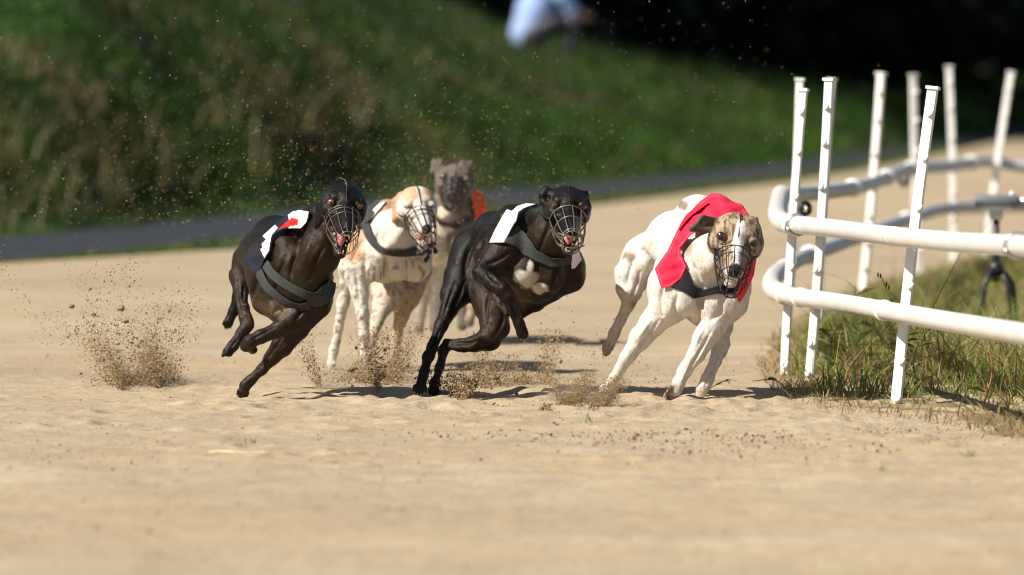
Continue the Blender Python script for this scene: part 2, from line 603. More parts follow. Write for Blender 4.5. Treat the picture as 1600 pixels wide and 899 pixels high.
# grass of the bank behind the path
parts = []
n = 85000
bx = rng.uniform(-8, 8.5, n)
t = rng.exponential(5.0, n)
t = np.where(t > 24, rng.uniform(0, 24, n), t)
by = path_y(bx) + t - 0.15
ok = np.abs(bx) < by * 0.082 + 1.2
bx, by, t = bx[ok], by[ok], t[ok]
n = len(bx)
patch = value_noise(bx, by * 0.5, 1.6, 51) * 0.6 + value_noise(bx, by * 0.5, 3.7, 52) * 0.5
cols = pick(np.array([(0.034, 0.088, 0.004), (0.054, 0.112, 0.006), (0.018, 0.052, 0.003)]), n, 0.3)
dryb = rng.uniform(-0.5, 0.9, n) < patch * 1.5 - 0.30 - np.clip((bx + .6) * .35, 0, .6)
cols = np.where(dryb[:, None], pick(np.array([(0.15, 0.120, 0.052), (0.11, 0.092, 0.038)]), n, 0.3), cols) * (0.8 + 0.5 * value_noise(bx, by * .6, 2.1, 53))[:, None].clip(.35, 1.3) * (1 + .5 * np.exp(-((bx - 2.2) / 1.3) ** 2 - ((t - 3) / 5) ** 2))[:, None]  # brighter at right: the sunlit strip is put into the blade colour
h = rng.uniform(0.04, 0.13, n) * (1 + 0.5 * patch)
parts.append(blades(np.stack([bx, by, terrain(bx, by) - 0.04], -1), h, rng.uniform(0.008, 0.018, n), 1.1, cols))
# green verge between track and path
n = 16000
bx = rng.uniform(-3.2, 3.5, n); by = edge_y(bx) - .15 + rng.uniform(0, 1, n) * (np.interp(bx, QX, QY) - edge_y(bx) + .3)
ok = np.abs(bx) < by * 0.075 + 0.4
bx, by = bx[ok], by[ok]; n = len(bx)
parts.append(blades(np.stack([bx, by, np.full(n, -0.02)], -1), rng.uniform(0.015, 0.05, n), rng.uniform(0.006, 0.012, n), 0.9, pick(np.array([(0.06, 0.12, 0.012), (0.09, 0.14, 0.02), (0.17, 0.15, 0.05)]), n)))
blade_object('bank_grass', parts, M['grass'], 'dark rough grass covering the bank behind the grey path', 'grass')

# pale dry tussocks that stand out on the bank: each one a thing
TUSS = [(25, 235, 34), (95, 345, 36), (60, 260, 40), (250, 330, 42), (170, 300, 42), (330, 220, 47), (220, 290, 45), (20, 330, 36), (840, 120, 57), (470, 170, 52), (560, 200, 52), (1250, 100, 66), (1410, 110, 72), (140, 130, 46), (400, 290, 46)]
TL = ['pale arching dry grass tuft at the far left edge of the bank', 'tall pale bent grass stalks low on the bank at left, just above the path', 'faint straw tuft just right of the leftmost tuft on the bank',
      'pale grass tuft just above the path left of the black dogs', 'straw coloured tuft on the bank above the grey path bend', 'wide dull straw patch of grass high on the bank',
      'loose straw tuft in the middle of the left bank', 'lowest bright grass tuft at the left border above the path', 'brown dry tuft on the bank under the seated person',
      'brownish tuft on the bank above the left black dog', 'dull straw tuft on the bank above the tan dog', 'thin brown tuft in the dark left of the tall posts',
      'brown tuft in the dark between the tall fence posts', 'straw tuft high on the bank at the upper left', 'pale tuft on the bank above the shoulder of the left black dog']
for (a, b, Y), lab in zip(TUSS, TL):
    p = at(a, b, Y)
    Y2 = float(p[1])
    for _ in range(60):                     # slide along the ray until it meets the bank
        q = at(a, b + 12, Y2)
        g = float(terrain(q[0], q[1]))
        Y2 += 0.5 * (1 if q[2] > g else -1)
        Y2 = min(max(Y2, 30), 90)
    q = at(a, b + 12, Y2); q[2] = float(terrain(q[0], q[1]))
    n = 12
    Pp = q[None] + rng.normal(0, 1, (n, 3)) * np.array([0.09, 0.12, 0])
    v, f4, f3, c = blades(Pp, rng.uniform(0.25, 0.55, n), rng.uniform(0.006, 0.012, n), 1.5, pick(np.array([(0.22, 0.19, 0.09), (0.17, 0.14, 0.06)]), n, 0.25), segs=5)
    o = mesh_np('grass_tuft', v, [f4, f3], M['grass'], None, c, smooth=False)
    tag(o, lab, 'grass tuft', 'dry tufts on the bank')

# ------------------------------------------------------------------ trees behind the bank (stems in view, crowns above the frame shade the bank)


def leaf_cloud(centers, radii, n, size, pal):
    ci = rng.integers(0, len(centers), n)
    d = rng.normal(0, 1, (n, 3)); d /= np.linalg.norm(d, axis=1)[:, None]
    P = centers[ci] + d * (radii[ci] * rng.uniform(0.35, 1.0, n) ** 0.5)[:, None] * np.array([1, 1, 0.8])
    a = rng.normal(0, 1, (n, 3)); a /= np.linalg.norm(a, axis=1)[:, None]
    b = np.cross(a, rng.normal(0, 1, (n, 3))); b /= np.linalg.norm(b, axis=1)[:, None]
    s = size * rng.uniform(0.6, 1.3, n)[:, None]
    V = np.stack([P - a * s, P + b * s * 0.5, P + a * s, P - b * s * 0.5], 1).reshape(-1, 3)
    F = np.arange(n * 4).reshape(n, 4)
    C = np.repeat(pick(pal, n, 0.35), 4, 0)
    return V, F, C


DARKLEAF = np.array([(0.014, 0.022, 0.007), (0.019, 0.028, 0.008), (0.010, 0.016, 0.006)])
TREES = [  # x, y, height, crown radius, crown base
    (0.6, 76, 12, 4.6, 1.7), (3.2, 80, 12, 4.8, 1.7), (-1.8, 72, 11, 4.2, 2.2), (6.2, 88, 13, 4.6, 1.9), (9.5, 99, 13, 5, 1.9), (1.8, 84, 13, 4.6, 1.8), (4.8, 95, 13, 4.8, 1.8), (-4.5, 74, 11, 4.2, 2.8), (12.5, 106, 13, 5, 2.0)]
TLAB = ['dark tree trunk in the black wood just right of the seated person', 'dark trunk in the black wood above the red coated dog', 'dark tree above the bank left of the seated person', 'dark tree above the middle of the fence posts',
        'dark tree behind the rightmost fence posts', 'dark trunk deep in the wood above the black dog in the centre', 'dark trunk deep in the wood above the left fence posts', 'dark tree standing over the left part of the bank', 'dark tree at the right border of the wood']
SHADE_TREES = [(-5.8, 61, 11, 4.2, 2.6), (-4.4, 66.5, 11, 4.2, 2.6)]  # unseen trees added to cast shade on the bank
OLAB = ['dark tree over the top of the bank, beyond the left border', 'dark tree at the corner of the wood, beyond the left border']
for (x, y, H, cr, cb), lab in zip(TREES + SHADE_TREES, TLAB + OLAB):
    z0 = float(terrain(x, y)) - 0.1
    root = empty('broadleaf_tree', (x, y, z0))
    tag(root, lab, 'tree', 'trees of the wood behind the bank')
    mb = MB()
    lean = rng.normal(0, 0.25, 2)
    pts = [np.array([x + lean[0] * s ** 1.5, y + lean[1] * s ** 1.5, z0 + s * H * 0.75]) for s in np.linspace(0, 1, 8)]
    mb.tube(pts, np.linspace(0.22, 0.06, 8), 9)
    cen, rad = [], []
    for k in range(16):
        a = k * 2.4 + rng.uniform(-0.4, 0.4); hh = cb + (H - cb) * rng.uniform(0.08, 0.9)
        rr = cr * (0.35 + 0.5 * rng.uniform()) * (1 - 0.45 * abs((hh - cb) / (H - cb) - 0.4))
        e = np.array([x + math.cos(a) * rr, y + math.sin(a) * rr, z0 + hh + 0.6])
        s0 = pts[min(7, max(1, int(hh / (H * 0.75) * 6)))]
        mb.tube([s0, s0 * 0.5 + e * 0.5 + np.array([0, 0, 0.3]), e], [0.07, 0.05, 0.02], 6)
        cen.append(e); rad.append(cr * rng.uniform(0.32, 0.5))
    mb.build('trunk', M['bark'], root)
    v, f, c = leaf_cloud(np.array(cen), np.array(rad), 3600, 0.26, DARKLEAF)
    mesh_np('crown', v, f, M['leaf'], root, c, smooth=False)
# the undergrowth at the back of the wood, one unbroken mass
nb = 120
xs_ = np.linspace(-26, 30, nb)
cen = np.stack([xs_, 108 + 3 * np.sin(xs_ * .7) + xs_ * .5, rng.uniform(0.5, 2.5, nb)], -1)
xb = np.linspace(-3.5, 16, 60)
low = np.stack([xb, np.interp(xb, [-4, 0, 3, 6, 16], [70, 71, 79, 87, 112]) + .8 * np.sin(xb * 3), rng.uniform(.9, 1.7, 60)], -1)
v1, f1, c1 = leaf_cloud(np.vstack([low, low + [.1, .8, 1.2]]), np.full(120, 1.15), 20000, 0.2, DARKLEAF * .7)  # front row: leaf colour darkened to stand for the wood's deep shade
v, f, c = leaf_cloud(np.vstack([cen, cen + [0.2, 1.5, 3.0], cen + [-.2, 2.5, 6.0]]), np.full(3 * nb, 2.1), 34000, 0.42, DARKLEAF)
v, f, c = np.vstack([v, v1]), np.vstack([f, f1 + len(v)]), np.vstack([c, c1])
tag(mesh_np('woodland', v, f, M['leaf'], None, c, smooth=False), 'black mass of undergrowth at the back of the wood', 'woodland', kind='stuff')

# ------------------------------------------------------------------ the white rail fence round the infield


def catmull(P, n=8):
    P = np.asarray(P, float)
    Q = np.vstack([2 * P[0] - P[1], P, 2 * P[-1] - P[-2]])
    out = []
    for i in range(1, len(Q) - 2):
        for t in np.linspace(0, 1, n, endpoint=False):
            a, b, c, d = Q[i - 1], Q[i], Q[i + 1], Q[i + 2]
            out.append(0.5 * (2 * b + (c - a) * t + (2 * a - 5 * b + 4 * c - d) * t * t + (3 * b - a - 3 * c + d) * t ** 3))
    out.append(P[-1])
    return np.array(out)


PIPE_R = 0.0245
# nodes of each rail: photograph position and distance
UP_NEAR = [(3300, 470, 9.5), (2500, 425, 12.0), (2050, 404, 13.8), (1760, 392, 15.6), (1670, 389, 16.3), (1590, 384, 17.2), (1490, 378, 18.3), (1395, 369, 19.35), (1310, 358, 20.3), (1240, 351, 21.0)]
UP_BEND = [(1240, 351, 21.0), (1222, 347, 21.3), (1215, 335, 21.9), (1217, 318, 22.7), (1222, 304, 23.5)]
UP_FAR = [(1222, 304, 23.5), (1262, 303, 24.2), (1323, 296, 25.6), (1364, 286, 27.2), (1402, 271, 28.6), (1425, 264, 29.4), (1485, 260, 30.6), (1523, 254, 31.3), (1557, 254, 31.7), (1600, 261, 31.8), (1680, 268, 31.8)]
LO_NEAR = [(3300, 720, 9.5), (2500, 625, 12.0), (2050, 580, 13.8), (1760, 545, 15.6), (1670, 534, 16.3), (1595, 521, 17.2), (1490, 504, 18.3), (1397, 488, 19.3), (1310, 473, 20.3), (1250, 465, 20.9), (1228, 461, 21.1)]
LO_BEND = [(1228, 461, 21.1), (1210, 453, 21.5), (1206, 442, 22.1), (1212, 430, 22.8), (1228, 419, 23.5)]
LO_FAR = [(1228, 419, 23.5), (1251, 404, 24.2), (1307, 383, 25.5), (1364, 362, 27.2), (1410, 346, 28.6), (1459, 330, 30), (1486, 326, 30.6), (1530, 324, 31.3), (1600, 322, 31.8), (1680, 324, 31.8)]
fence = empty('rail_fence', tuple(at(1225, 588, 21.3)))
tag(fence, 'white pipe rail fence on tall tilted posts bending round the infield', 'fence')


def rail(nodes, mat, r=PIPE_R):
    P = catmull([at(*n) for n in nodes], 10)
    mb = MB(); mb.tube(P, r, 18)
    return mb.build('rail', mat, fence), P


def sleeve(P, s, mat, name='coupling', r=PIPE_R * 1.10, ln=0.035, parent=None):
    """Short wider sleeve round a rail at fraction s of its length."""
    seg = np.concatenate([[0], np.cumsum(np.linalg.norm(np.diff(P, axis=0), axis=1))])
    f = lambda d: np.array([np.interp(d, seg, P[:, k]) for k in range(3)])
    d0 = s * seg[-1]
    ds = np.array([-ln, -ln * 0.9, ln * 0.9, ln])
    mb = MB(); mb.tube([f(d0 + x) for x in ds], [r * 0.93, r, r, r * 0.93], 18)
    return mb.build(name, mat, parent)


r_un, P_un = rail(UP_NEAR, M['pipe'])
r_ub, P_ub = rail(UP_BEND, M['pipe'], PIPE_R * 1.12)
r_uf, P_uf = rail(UP_FAR, M['pipe_grey'])
r_ln, P_ln = rail(LO_NEAR, M['pipe'])
r_lb, P_lb = rail(LO_BEND, M['pipe'], PIPE_R * 1.12)
r_lf, P_lf = rail(LO_FAR, M['pipe_grey'])
for s in (0.855, 0.982): sleeve(P_un, s, M['pipe'], parent=r_un, r=PIPE_R * 1.035, ln=0.02)
for s in (0.86, 0.982): sleeve(P_ln, s, M['post'], parent=r_ln, r=PIPE_R * 1.12, ln=0.012)
for s in (0.02, 0.97): sleeve(P_ub, s, M['pipe'], parent=r_ub, r=PIPE_R * 1.22, ln=0.03); sleeve(P_lb, s, M['pipe'], parent=r_lb, r=PIPE_R * 1.22, ln=0.03)
for s in (0.28, 0.52, 0.68, 0.9): sleeve(P_uf, s, M['post'], parent=r_uf, r=PIPE_R * 1.3, ln=0.035)
for s in (0.12, 0.62): sleeve(P_lf, s, M['post'], parent=r_lf, r=PIPE_R * 1.3, ln=0.035)


def clamp(P, s, parent):
    """Steel hose clamp: two bands and a screw block."""
    seg = np.concatenate([[0], np.cumsum(np.linalg.norm(np.diff(P, axis=0), axis=1))])
    f = lambda d: np.array([np.interp(d, seg, P[:, k]) for k in range(3)])
    c = f(s * seg[-1]); t = f(s * seg[-1] + 0.01) - c; t /= np.linalg.norm(t)
    mb = MB()
    a = np.cross(t, [0, 0, 1]); a /= np.linalg.norm(a); b = np.cross(t, a)
    for off in (-0.009, 0.009):
        th = np.linspace(0, 2 * math.pi, 28, endpoint=False)
        ring = c + t * off + PIPE_R * 1.16 * (np.cos(th)[:, None] * a + np.sin(th)[:, None] * b)
        mb.tube(ring, 0.0035, 6, closed=True)
    q = c + PIPE_R * 1.25 * (-a * 0.9 + b * 0.4)
    mb.box(q, t * 0.016, a * 0.004, b * 0.007)
    mb.tube([q - t * 0.024, q + t * 0.024], 0.003, 8)
    return mb.build('hose_clamp', M['steel'], parent)


clamp(P_un, 0.995, r_un)
cl_s = min(np.linspace(.5, .95, 400), key=lambda s: abs(800 + FPX * P_un[int(s * (len(P_un) - 1))][0] / P_un[int(s * (len(P_un) - 1))][1] - 1592))
segl = np.concatenate([[0], np.cumsum(np.linalg.norm(np.diff(P_un, axis=0), axis=1))])
clamp(P_un, segl[int(cl_s * (len(P_un) - 1))] / segl[-1], r_un)

POSTS = [  # base px, base Y, top px, width m
    ((1225, 588), 21.25, (1256, 142), 0.024), ((1262, 605), 20.7, (1297, 126), 0.026), ((1397, 643), 19.4, (1459, 139), 0.027),
    ((1226, 545), 23.6, (1249, 125), 0.024), ((1276, 512), 24.8, (1299, 125), 0.025), ((1343, 470), 27.3, (1376, 116), 0.029), ((1437, 432), 29.7, (1426, 118), 0.026), ((1489, 418), 30.8, (1482, 105), 0.027), ((1535, 410), 31.6, (1579, 114), 0.026)]
for i, (b, Y, tp, w) in enumerate(POSTS):
    base = at(b[0], b[1], Y); base[2] = -0.06
    topp = at(tp[0], tp[1], Y + (0.06 if i < 3 else 0))
    ax = topp - base; H = np.linalg.norm(ax); ax /= H
    yaw = [0.35, 0.5, 0.3, 0.2, 0.4, 0.5, -0.2, 0.1, 0.3][i]
    s0 = np.array([math.cos(yaw), -math.sin(yaw), 0]); s0 -= ax * (s0 @ ax); s0 /= np.linalg.norm(s0)
    s1 = np.cross(ax, s0)
    # clear the rail: the posts stand on the field side of the near rails
    shift = np.array([0.0, PIPE_R + 0.016, 0]) if i < 3 else np.array([0, -PIPE_R - 0.014, 0])
    mb = MB()
    hw = w / 2
    prof = [(-1, -0.35), (-0.75, -0.6), (-0.2, -0.6), (-0.2, -0.3), (0.2, -0.3), (0.2, -0.6), (0.75, -0.6), (1, -0.35), (1, 0.5), (0.8, 0.62), (-0.8, 0.62), (-1, 0.5)]
    prof = [(-1, -0.4), (-0.85, -0.6), (0.85, -0.6), (1, -0.4), (1, 0.4), (0.85, 0.6), (-0.85, 0.6), (-1, 0.4)]
    V = []; zs = np.linspace(0, H, 10)
    bow = 0.006 * np.sin(np.linspace(0, math.pi, 10)) * (1 if i % 2 else -1)
    for z, bb in zip(zs, bow):
        for u, v in prof: V.append(base + shift + ax * z + s0 * (u * hw + bb) + s1 * v * hw)
    m = len(prof)
    F = [(r * m + j, r * m + (j + 1) % m, (r + 1) * m + (j + 1) % m, (r + 1) * m + j) for r in range(9) for j in range(m)]
    mb.add(V, (), F)
    po = mb.build('post', M['post'], fence, smooth=False)
    cp = MB()
    ctop = base + shift + ax * (H + 0.002)
    cp.box(ctop, s0 * hw * 1.22, s1 * hw * 0.95, ax * 0.004)
    cp.build('cap', M['post'], po, smooth=False)
    for k, f in enumerate([0.10, 0.2, 0.31, 0.42, 0.55, 0.66, 0.80, 0.92]):
        pg = MB()
        c = base + shift + ax * H * (f + 0.01 * math.sin(3 * i + k)) - s1 * hw * 0.62
        d = s0 * (0.3 if k % 2 else 0.45) - s1 * 0.6
        pg.tube([c - s0 * hw * 0.1, c + s0 * hw * 0.4 - s1 * 0.008, c + s0 * hw * 0.75 - s1 * 0.011 + ax * 0.003, c + s0 * hw * 0.85 - s1 * 0.011 + ax * 0.012], [0.0065, 0.006, 0.005, 0.003], 8)
        pg.build('peg', M['post'], po)


# pulley wheels on brackets, hanging on the far posts
def pulley(px, py, Y, label, R=0.017, arm=(-0.03, 0.0)):
    c = at(px, py, Y)
    e = empty('pulley_wheel', tuple(c)); tag(e, label, 'pulley', 'pulleys on the fence posts')
    th = np.linspace(0, 2 * math.pi, 20, endpoint=False)
    nrm = np.array([0.5, -0.85, 0.1]); nrm /= np.linalg.norm(nrm)
    a = np.cross(nrm, [0, 0, 1]); a /= np.linalg.norm(a); b = np.cross(a, nrm)
    mb = MB(); mb.tube(c + R * (np.cos(th)[:, None] * a + np.sin(th)[:, None] * b), R * 0.42, 8, closed=True); mb.build('wheel', M['black_plastic'], e)
    mb = MB(); mb.tube([c - nrm * 0.012, c + nrm * 0.012], 0.004, 8); mb.tube([c, c + np.array([arm[0], 0.01, arm[1]])], 0.004, 8); mb.build('bracket', M['steel'], e)


pulley(1258, 326, 22.8, 'small black wheel on a bracket behind the leftmost fence posts', arm=(-0.035, 0.0))
pulley(1413, 281, 29.2, 'black pulley hanging below the far upper rail between two posts', R=0.02, arm=(0.03, 0.03))

# tripod with a grey cylinder, standing in the infield
tb = at(1557, 455, 24.8); tb[2] = 0
tri = empty('tripod_stand', tuple(tb)); tag(tri, 'black tripod stand carrying a grey cylinder behind the white rails', 'tripod')
S = 24.8 / FPX
tp = lambda dx, h, dy=0.0: np.array([tb[0] + dx * S, tb[1] + dy, h])
hh = lambda py: CAMH - (py - HZ) * S
mb = MB(); mb.tube([tp(-1, hh(440)), tp(-1, hh(338))], 5.5 * S, 12); mb.build('column', M['black_plastic'], tri)
mb = MB(); mb.tube([tp(-1, hh(425)), tp(-1, hh(415)), tp(-1, hh(408))], [13 * S, 12 * S, 7 * S], 12); mb.build('leg_hub', M['black_plastic'], tri)
for dx, dy in ((-26, -0.03), (24, -0.02), (36, 0.06)):
    mb = MB(); mb.tube([tp(-1 + dx * 0.2, hh(420), dy * 0.2), tp(dx * 0.75, hh(445), dy * 0.75), tp(dx, 0.0, dy)], [5.5 * S, 5 * S, 3.5 * S], 9); mb.build('leg', M['black_plastic'], tri)
mb = MB(); mb.box(tp(-1, hh(326)), [22 * S, 0, 0], [0, 0.03, 0], [0, 0, 3 * S]); mb.build('plate', M['steel'], tri, smooth=False)
mb = MB(); mb.box(tp(-1, hh(336)), [10 * S, 0, 0], [0, 0.02, 0], [0, 0, 7 * S]); mb.build('clamp_head', M['steel'], tri, smooth=False)
mb = MB(); mb.tube([tp(-35, hh(313)), tp(-33.5, hh(313)), tp(32, hh(314)), tp(33.5, hh(314))], [8.4 * S, 9.2 * S, 9.2 * S, 8.4 * S], 18); cy = mb.build('cylinder', M['grey_plastic'], tri)
mb = MB(); mb.tube([tp(33.5, hh(314)), tp(60, hh(313))], 5 * S, 12); mb.build('shaft', M['steel'], cy)
mb = MB(); mb.ball(tp(24, hh(303)), 4.5 * S); mb.build('knob', M['post'], cy)

# weeds that stand out beside the rails


def weed(name, base_px, Y, tip_px, label, cat, col, leaves=0, seed=0, r=0.0022, seedhead=False, bow=0.02):
    b = at(base_px[0], base_px[1], Y); b[2] = 0.0
    t = at(tip_px[0], tip_px[1], Y)
    e = empty(name, tuple(b)); tag(e, label, cat)
    L = np.linalg.norm(t - b)
    P = np.array([b * (1 - s) + t * s + np.array([bow * math.sin(s * math.pi) * (1 if seed % 2 else -1), 0, 0.02 * math.sin(s * math.pi)]) for s in np.linspace(0, 1, 9)])
    m_, nt, bs = new_mat(name + '_stem'); bs.inputs['Base Color'].default_value = (*col, 1); bs.inputs['Roughness'].default_value = 0.6
    f = noise(nt, coords(nt), 40, 3); nt.links.new(ramp(nt, f, [(0.3, [c * 0.7 for c in col]), (0.7, [min(1, c * 1.3) for c in col])]), bs.inputs['Base Color'])
    mb = MB(); mb.tube(P, np.linspace(r, r * 0.5, 9), 6); mb.build('stem', m_, e)
    rr = random.Random(seed)
    for k in range(leaves):
        s = rr.uniform(0.15, 0.95); p = P[int(s * 8)]
        a = rr.uniform(-1, 1) * 1.1 + (math.pi if rr.random() < 0.5 else 0)
        d = np.array([math.cos(a), 0.5 * math.sin(a), rr.uniform(-0.1, 0.6)]); d /= np.linalg.norm(d)
        u = np.cross(d, [0.2, 1, 0.2]); u /= np.linalg.norm(u)
        ll = L * rr.uniform(0.22, 0.42); w = ll * 0.085
        mid = p + d * ll * 0.5 + np.array([0, 0, ll * 0.06])
        mb = MB(); mb.add([p, mid - u * w, p + d * ll - np.array([0, 0, ll * 0.1]), mid + u * w, mid + np.array([0, -0.002, 0])], [(0, 1, 4), (1, 2, 4), (2, 3, 4), (3, 0, 4)])
        c = np.tile(GREENS[rr.randrange(4)] * 0.8, (5, 1))
        mb.build('leaf', M['grass'], e, smooth=False, colors=c)
    if seedhead:
        for k in range(5):
            p = P[-1 - k // 2] + np.array([rr.uniform(-1, 1) * 0.012, 0, rr.uniform(-0.01, 0.012)])
            mb = MB(); mb.ball(p, (0.0022, 0.002, 0.007), None, 6, 5); mb.build('seed_head', M['bark'], e)


weed('tall_grass_stalk', (1400, 520), 20.3, (1376, 430), 'thin stalk with dark seed heads rising over the lower rail', 'plant', (0.12, 0.12, 0.04), 1, 1, seedhead=True)
weed('red_stem_weed', (1531, 652), 19.2, (1544, 545), 'dry weed with a reddish stem under the lower rail at right', 'plant', (0.35, 0.12, 0.06), 2, 3, r=0.003)
weed('leafy_weed', (1345, 560), 21.6, (1338, 452), 'bushy leafy weed behind the rails between the near posts', 'plant', (0.08, 0.13, 0.03), 12, 4)
weed('low_leafy_weed', (1430, 600), 19.9, (1452, 510), 'broad leaved green weed right of the nearest post', 'plant', (0.08, 0.13, 0.03), 10, 6)
weed('dark_leafy_weed', (1300, 575), 20.9, (1318, 500), 'dark leafy weed between the second and third near posts', 'plant', (0.05, 0.08, 0.02), 10, 8)
weed('creeping_weed', (1230, 622), 20.2, (1176, 596), 'green creeping sprig reaching out of the grass towards the white dog', 'plant', (0.08, 0.14, 0.03), 7, 9)
weed('sand_sprig', (1095, 622), 20.3, (1140, 600), 'thin green grass sprig behind the feet of the white dog', 'plant', (0.08, 0.13, 0.03), 3, 11)
for (a, b, s, lab) in ((923, 668, 0.05, 'tiny grass sprig on the sand below the burst by the white dog'), (1378, 745, 0.045, 'tiny grass tuft on the sand below the fence'), (1515, 720, 0.05, 'thin grass sprig on the sand at the lower right'), (397, 695, 0.03, 'tiny green sprig on the sand above the straw')):
    p = ground_at(a, b); n = 9
    v, f4, f3, c = blades(p[None] + rng.normal(0, 1, (n, 3)) * np.array([0.008, 0.02, 0]), rng.uniform(0.4, 1, n) * s, rng.uniform(0.002, 0.004, n), 1.0, pick(GREENS, n))
    tag(mesh_np('grass_sprig', v, [f4, f3], M['grass'], None, c, smooth=False), lab, 'grass sprig')

# the split straw lying on the track
a = ground_at(326, 712); b = ground_at(422, 713.5)
mb = MB(); P = [a * (1 - s) + b * s + np.array([0, 0.01 * math.sin(9 * s), 0.0085 + 0.0008 * math.sin(7 * s)]) for s in np.linspace(0, 1, 9)]
mb.tube(P, [0.0015, 0.0028, 0.003, 0.0026, 0.003, 0.0026, 0.003, 0.0026, 0.0018], 7)
st = mb.build('straw', M['wood'])
tag(st, 'pale flat straw lying on the sand in front of the left black dog', 'straw')
# ------------------------------------------------------------------ bodies as blended volumes
# Space of one figure: u = photograph column, v = -row, w = towards the camera, all in pixels at the figure's distance.


def smin(a, b, k):
    h = np.maximum(k - np.abs(a - b), 0) / k
    return np.minimum(a, b) - h * h * k * 0.25


def seg_d(X, a, b, ra, rb):
    a = np.asarray(a, np.float32); b = np.asarray(b, np.float32)
    ba = b - a
    L2 = float(ba @ ba) + 1e-9
    t = ((X[0] - a[0]) * ba[0] + (X[1] - a[1]) * ba[1] + (X[2] - a[2]) * ba[2]) / L2
    t = np.clip(t, 0, 1)
    d = np.sqrt((X[0] - a[0] - t * ba[0]) ** 2 + (X[1] - a[1] - t * ba[1]) ** 2 + (X[2] - a[2] - t * ba[2]) ** 2)
    return d - (ra + (rb - ra) * t)


def ell_d(X, c, r, A):
    """Ellipsoid with centre c, radii r, axes rows of A."""
    D = [X[i] - c[i] for i in range(3)]
    l = [D[0] * A[i][0] + D[1] * A[i][1] + D[2] * A[i][2] for i in range(3)]
    k0 = np.sqrt((l[0] / r[0]) ** 2 + (l[1] / r[1]) ** 2 + (l[2] / r[2]) ** 2)
    k1 = np.sqrt((l[0] / r[0] ** 2) ** 2 + (l[1] / r[1] ** 2) ** 2 + (l[2] / r[2] ** 2) ** 2) + 1e-6
    return k0 * (k0 - 1) / k1


def tri_d(X, a, b, c, r):
    """Rounded triangle plate."""
    a, b, c = [np.asarray(q, float) for q in (a, b, c)]
    p = np.stack(X, -1)
    ba, cb, ac = b - a, c - b, a - c
    pa, pb, pc = p - a, p - b, p - c
    nor = np.cross(ba, ac)
    def ed(e, q):
        t = np.clip((q @ e) / (e @ e), 0, 1)
        return np.sum((e * t[..., None] - q) ** 2, -1)
    s = np.sign(pa @ np.cross(ba, nor)) + np.sign(pb @ np.cross(cb, nor)) + np.sign(pc @ np.cross(ac, nor))
    dd = np.where(s < 2.0, np.minimum(np.minimum(ed(ba, pa), ed(cb, pb)), ed(ac, pc)), (pa @ nor) ** 2 / (nor @ nor))
    return np.sqrt(dd) - r


class Body:
    slim = 1.0

    def __init__(s): s.ops = []        # (fn, lo, hi, k, colour, sign, hair direction)

    def chain(s, nodes, k=10, col=None, kin=6, flow=None):
        """Limb through nodes (px,py,w,r)."""
        nd = [(np.array([n[0], -n[1], n[2]], float), float(n[3]) * (s.slim if n[3] < 17 else 1)) for n in nodes]
        lo = np.min([p - r for p, r in nd], 0); hi = np.max([p + r for p, r in nd], 0)
        def fn(X):
            d = None
            for (a, ra), (b, rb) in zip(nd[:-1], nd[1:]):
                e = seg_d(X, a, b, ra, rb)
                d = e if d is None else smin(d, e, kin)
            return d
        s.ops.append((fn, lo, hi, k, col, 1, flow if flow is not None else nd[-1][0] - nd[0][0]))

    def ell(s, c, r, A=None, k=10, col=None, sign=1, flow=(0, -1, -.3)):
        c = np.array([c[0], -c[1], c[2]], float); r = np.asarray(r, float)
        A = np.eye(3) if A is None else np.asarray(A, float)
        R = float(max(r))
        s.ops.append((lambda X: ell_d(X, c, r, A), c - R, c + R, k, col, sign, flow))

    def groove(s, nodes, k=8):
        nd = [(np.array([n[0], -n[1], n[2]], float), float(n[3])) for n in nodes]
        lo = np.min([p - r for p, r in nd], 0); hi = np.max([p + r for p, r in nd], 0)
        def fn(X):
            d = None
            for (a, ra), (b, rb) in zip(nd[:-1], nd[1:]):
                e = seg_d(X, a, b, ra, rb); d = e if d is None else smin(d, e, 4)
            return d
        s.ops.append((fn, lo, hi, k, None, -1, None))

    def tri(s, a, b, c, r, k=6, col=None):
        a, b, c = [np.array([q[0], -q[1], q[2]], float) for q in (a, b, c)]
        lo = np.minimum(np.minimum(a, b), c) - r; hi = np.maximum(np.maximum(a, b), c) + r
        s.ops.append((lambda X: tri_d(X, a, b, c, r), lo, hi, k, col, 1, c - a))

    def bounds(s, pad=8):
        lo = np.min([o[1] for o in s.ops if o[5] > 0], 0) - pad; hi = np.max([o[2] for o in s.ops if o[5] > 0], 0) + pad
        return lo, hi

    def eval(s, lo, hi, h):
        ax = [np.arange(lo[i], hi[i] + h, h, dtype=np.float32) for i in range(3)]
        d = np.full([len(a) for a in ax], 60, np.float32)
        for fn, l, hh, k, col, sign, _fl in s.ops:
            m = k + 4 * h + 3
            sl = []
            for i in range(3):
                i0 = int(np.searchsorted(ax[i], l[i] - m)); i1 = int(np.searchsorted(ax[i], hh[i] + m))
                sl.append(slice(i0, i1))
            if any(q.stop <= q.start for q in sl): continue
            X = [ax[0][sl[0]][:, None, None], ax[1][sl[1]][None, :, None], ax[2][sl[2]][None, None, :]]
            if fn.__code__.co_names and 'tri_d' in fn.__code__.co_names:
                X = list(np.broadcast_arrays(*X))
            e = fn(X).astype(np.float32)
            sub = d[sl[0], sl[1], sl[2]]
            d[sl[0], sl[1], sl[2]] = smin(sub, e, k) if sign > 0 else -smin(-sub, e, k)
        return ax, d


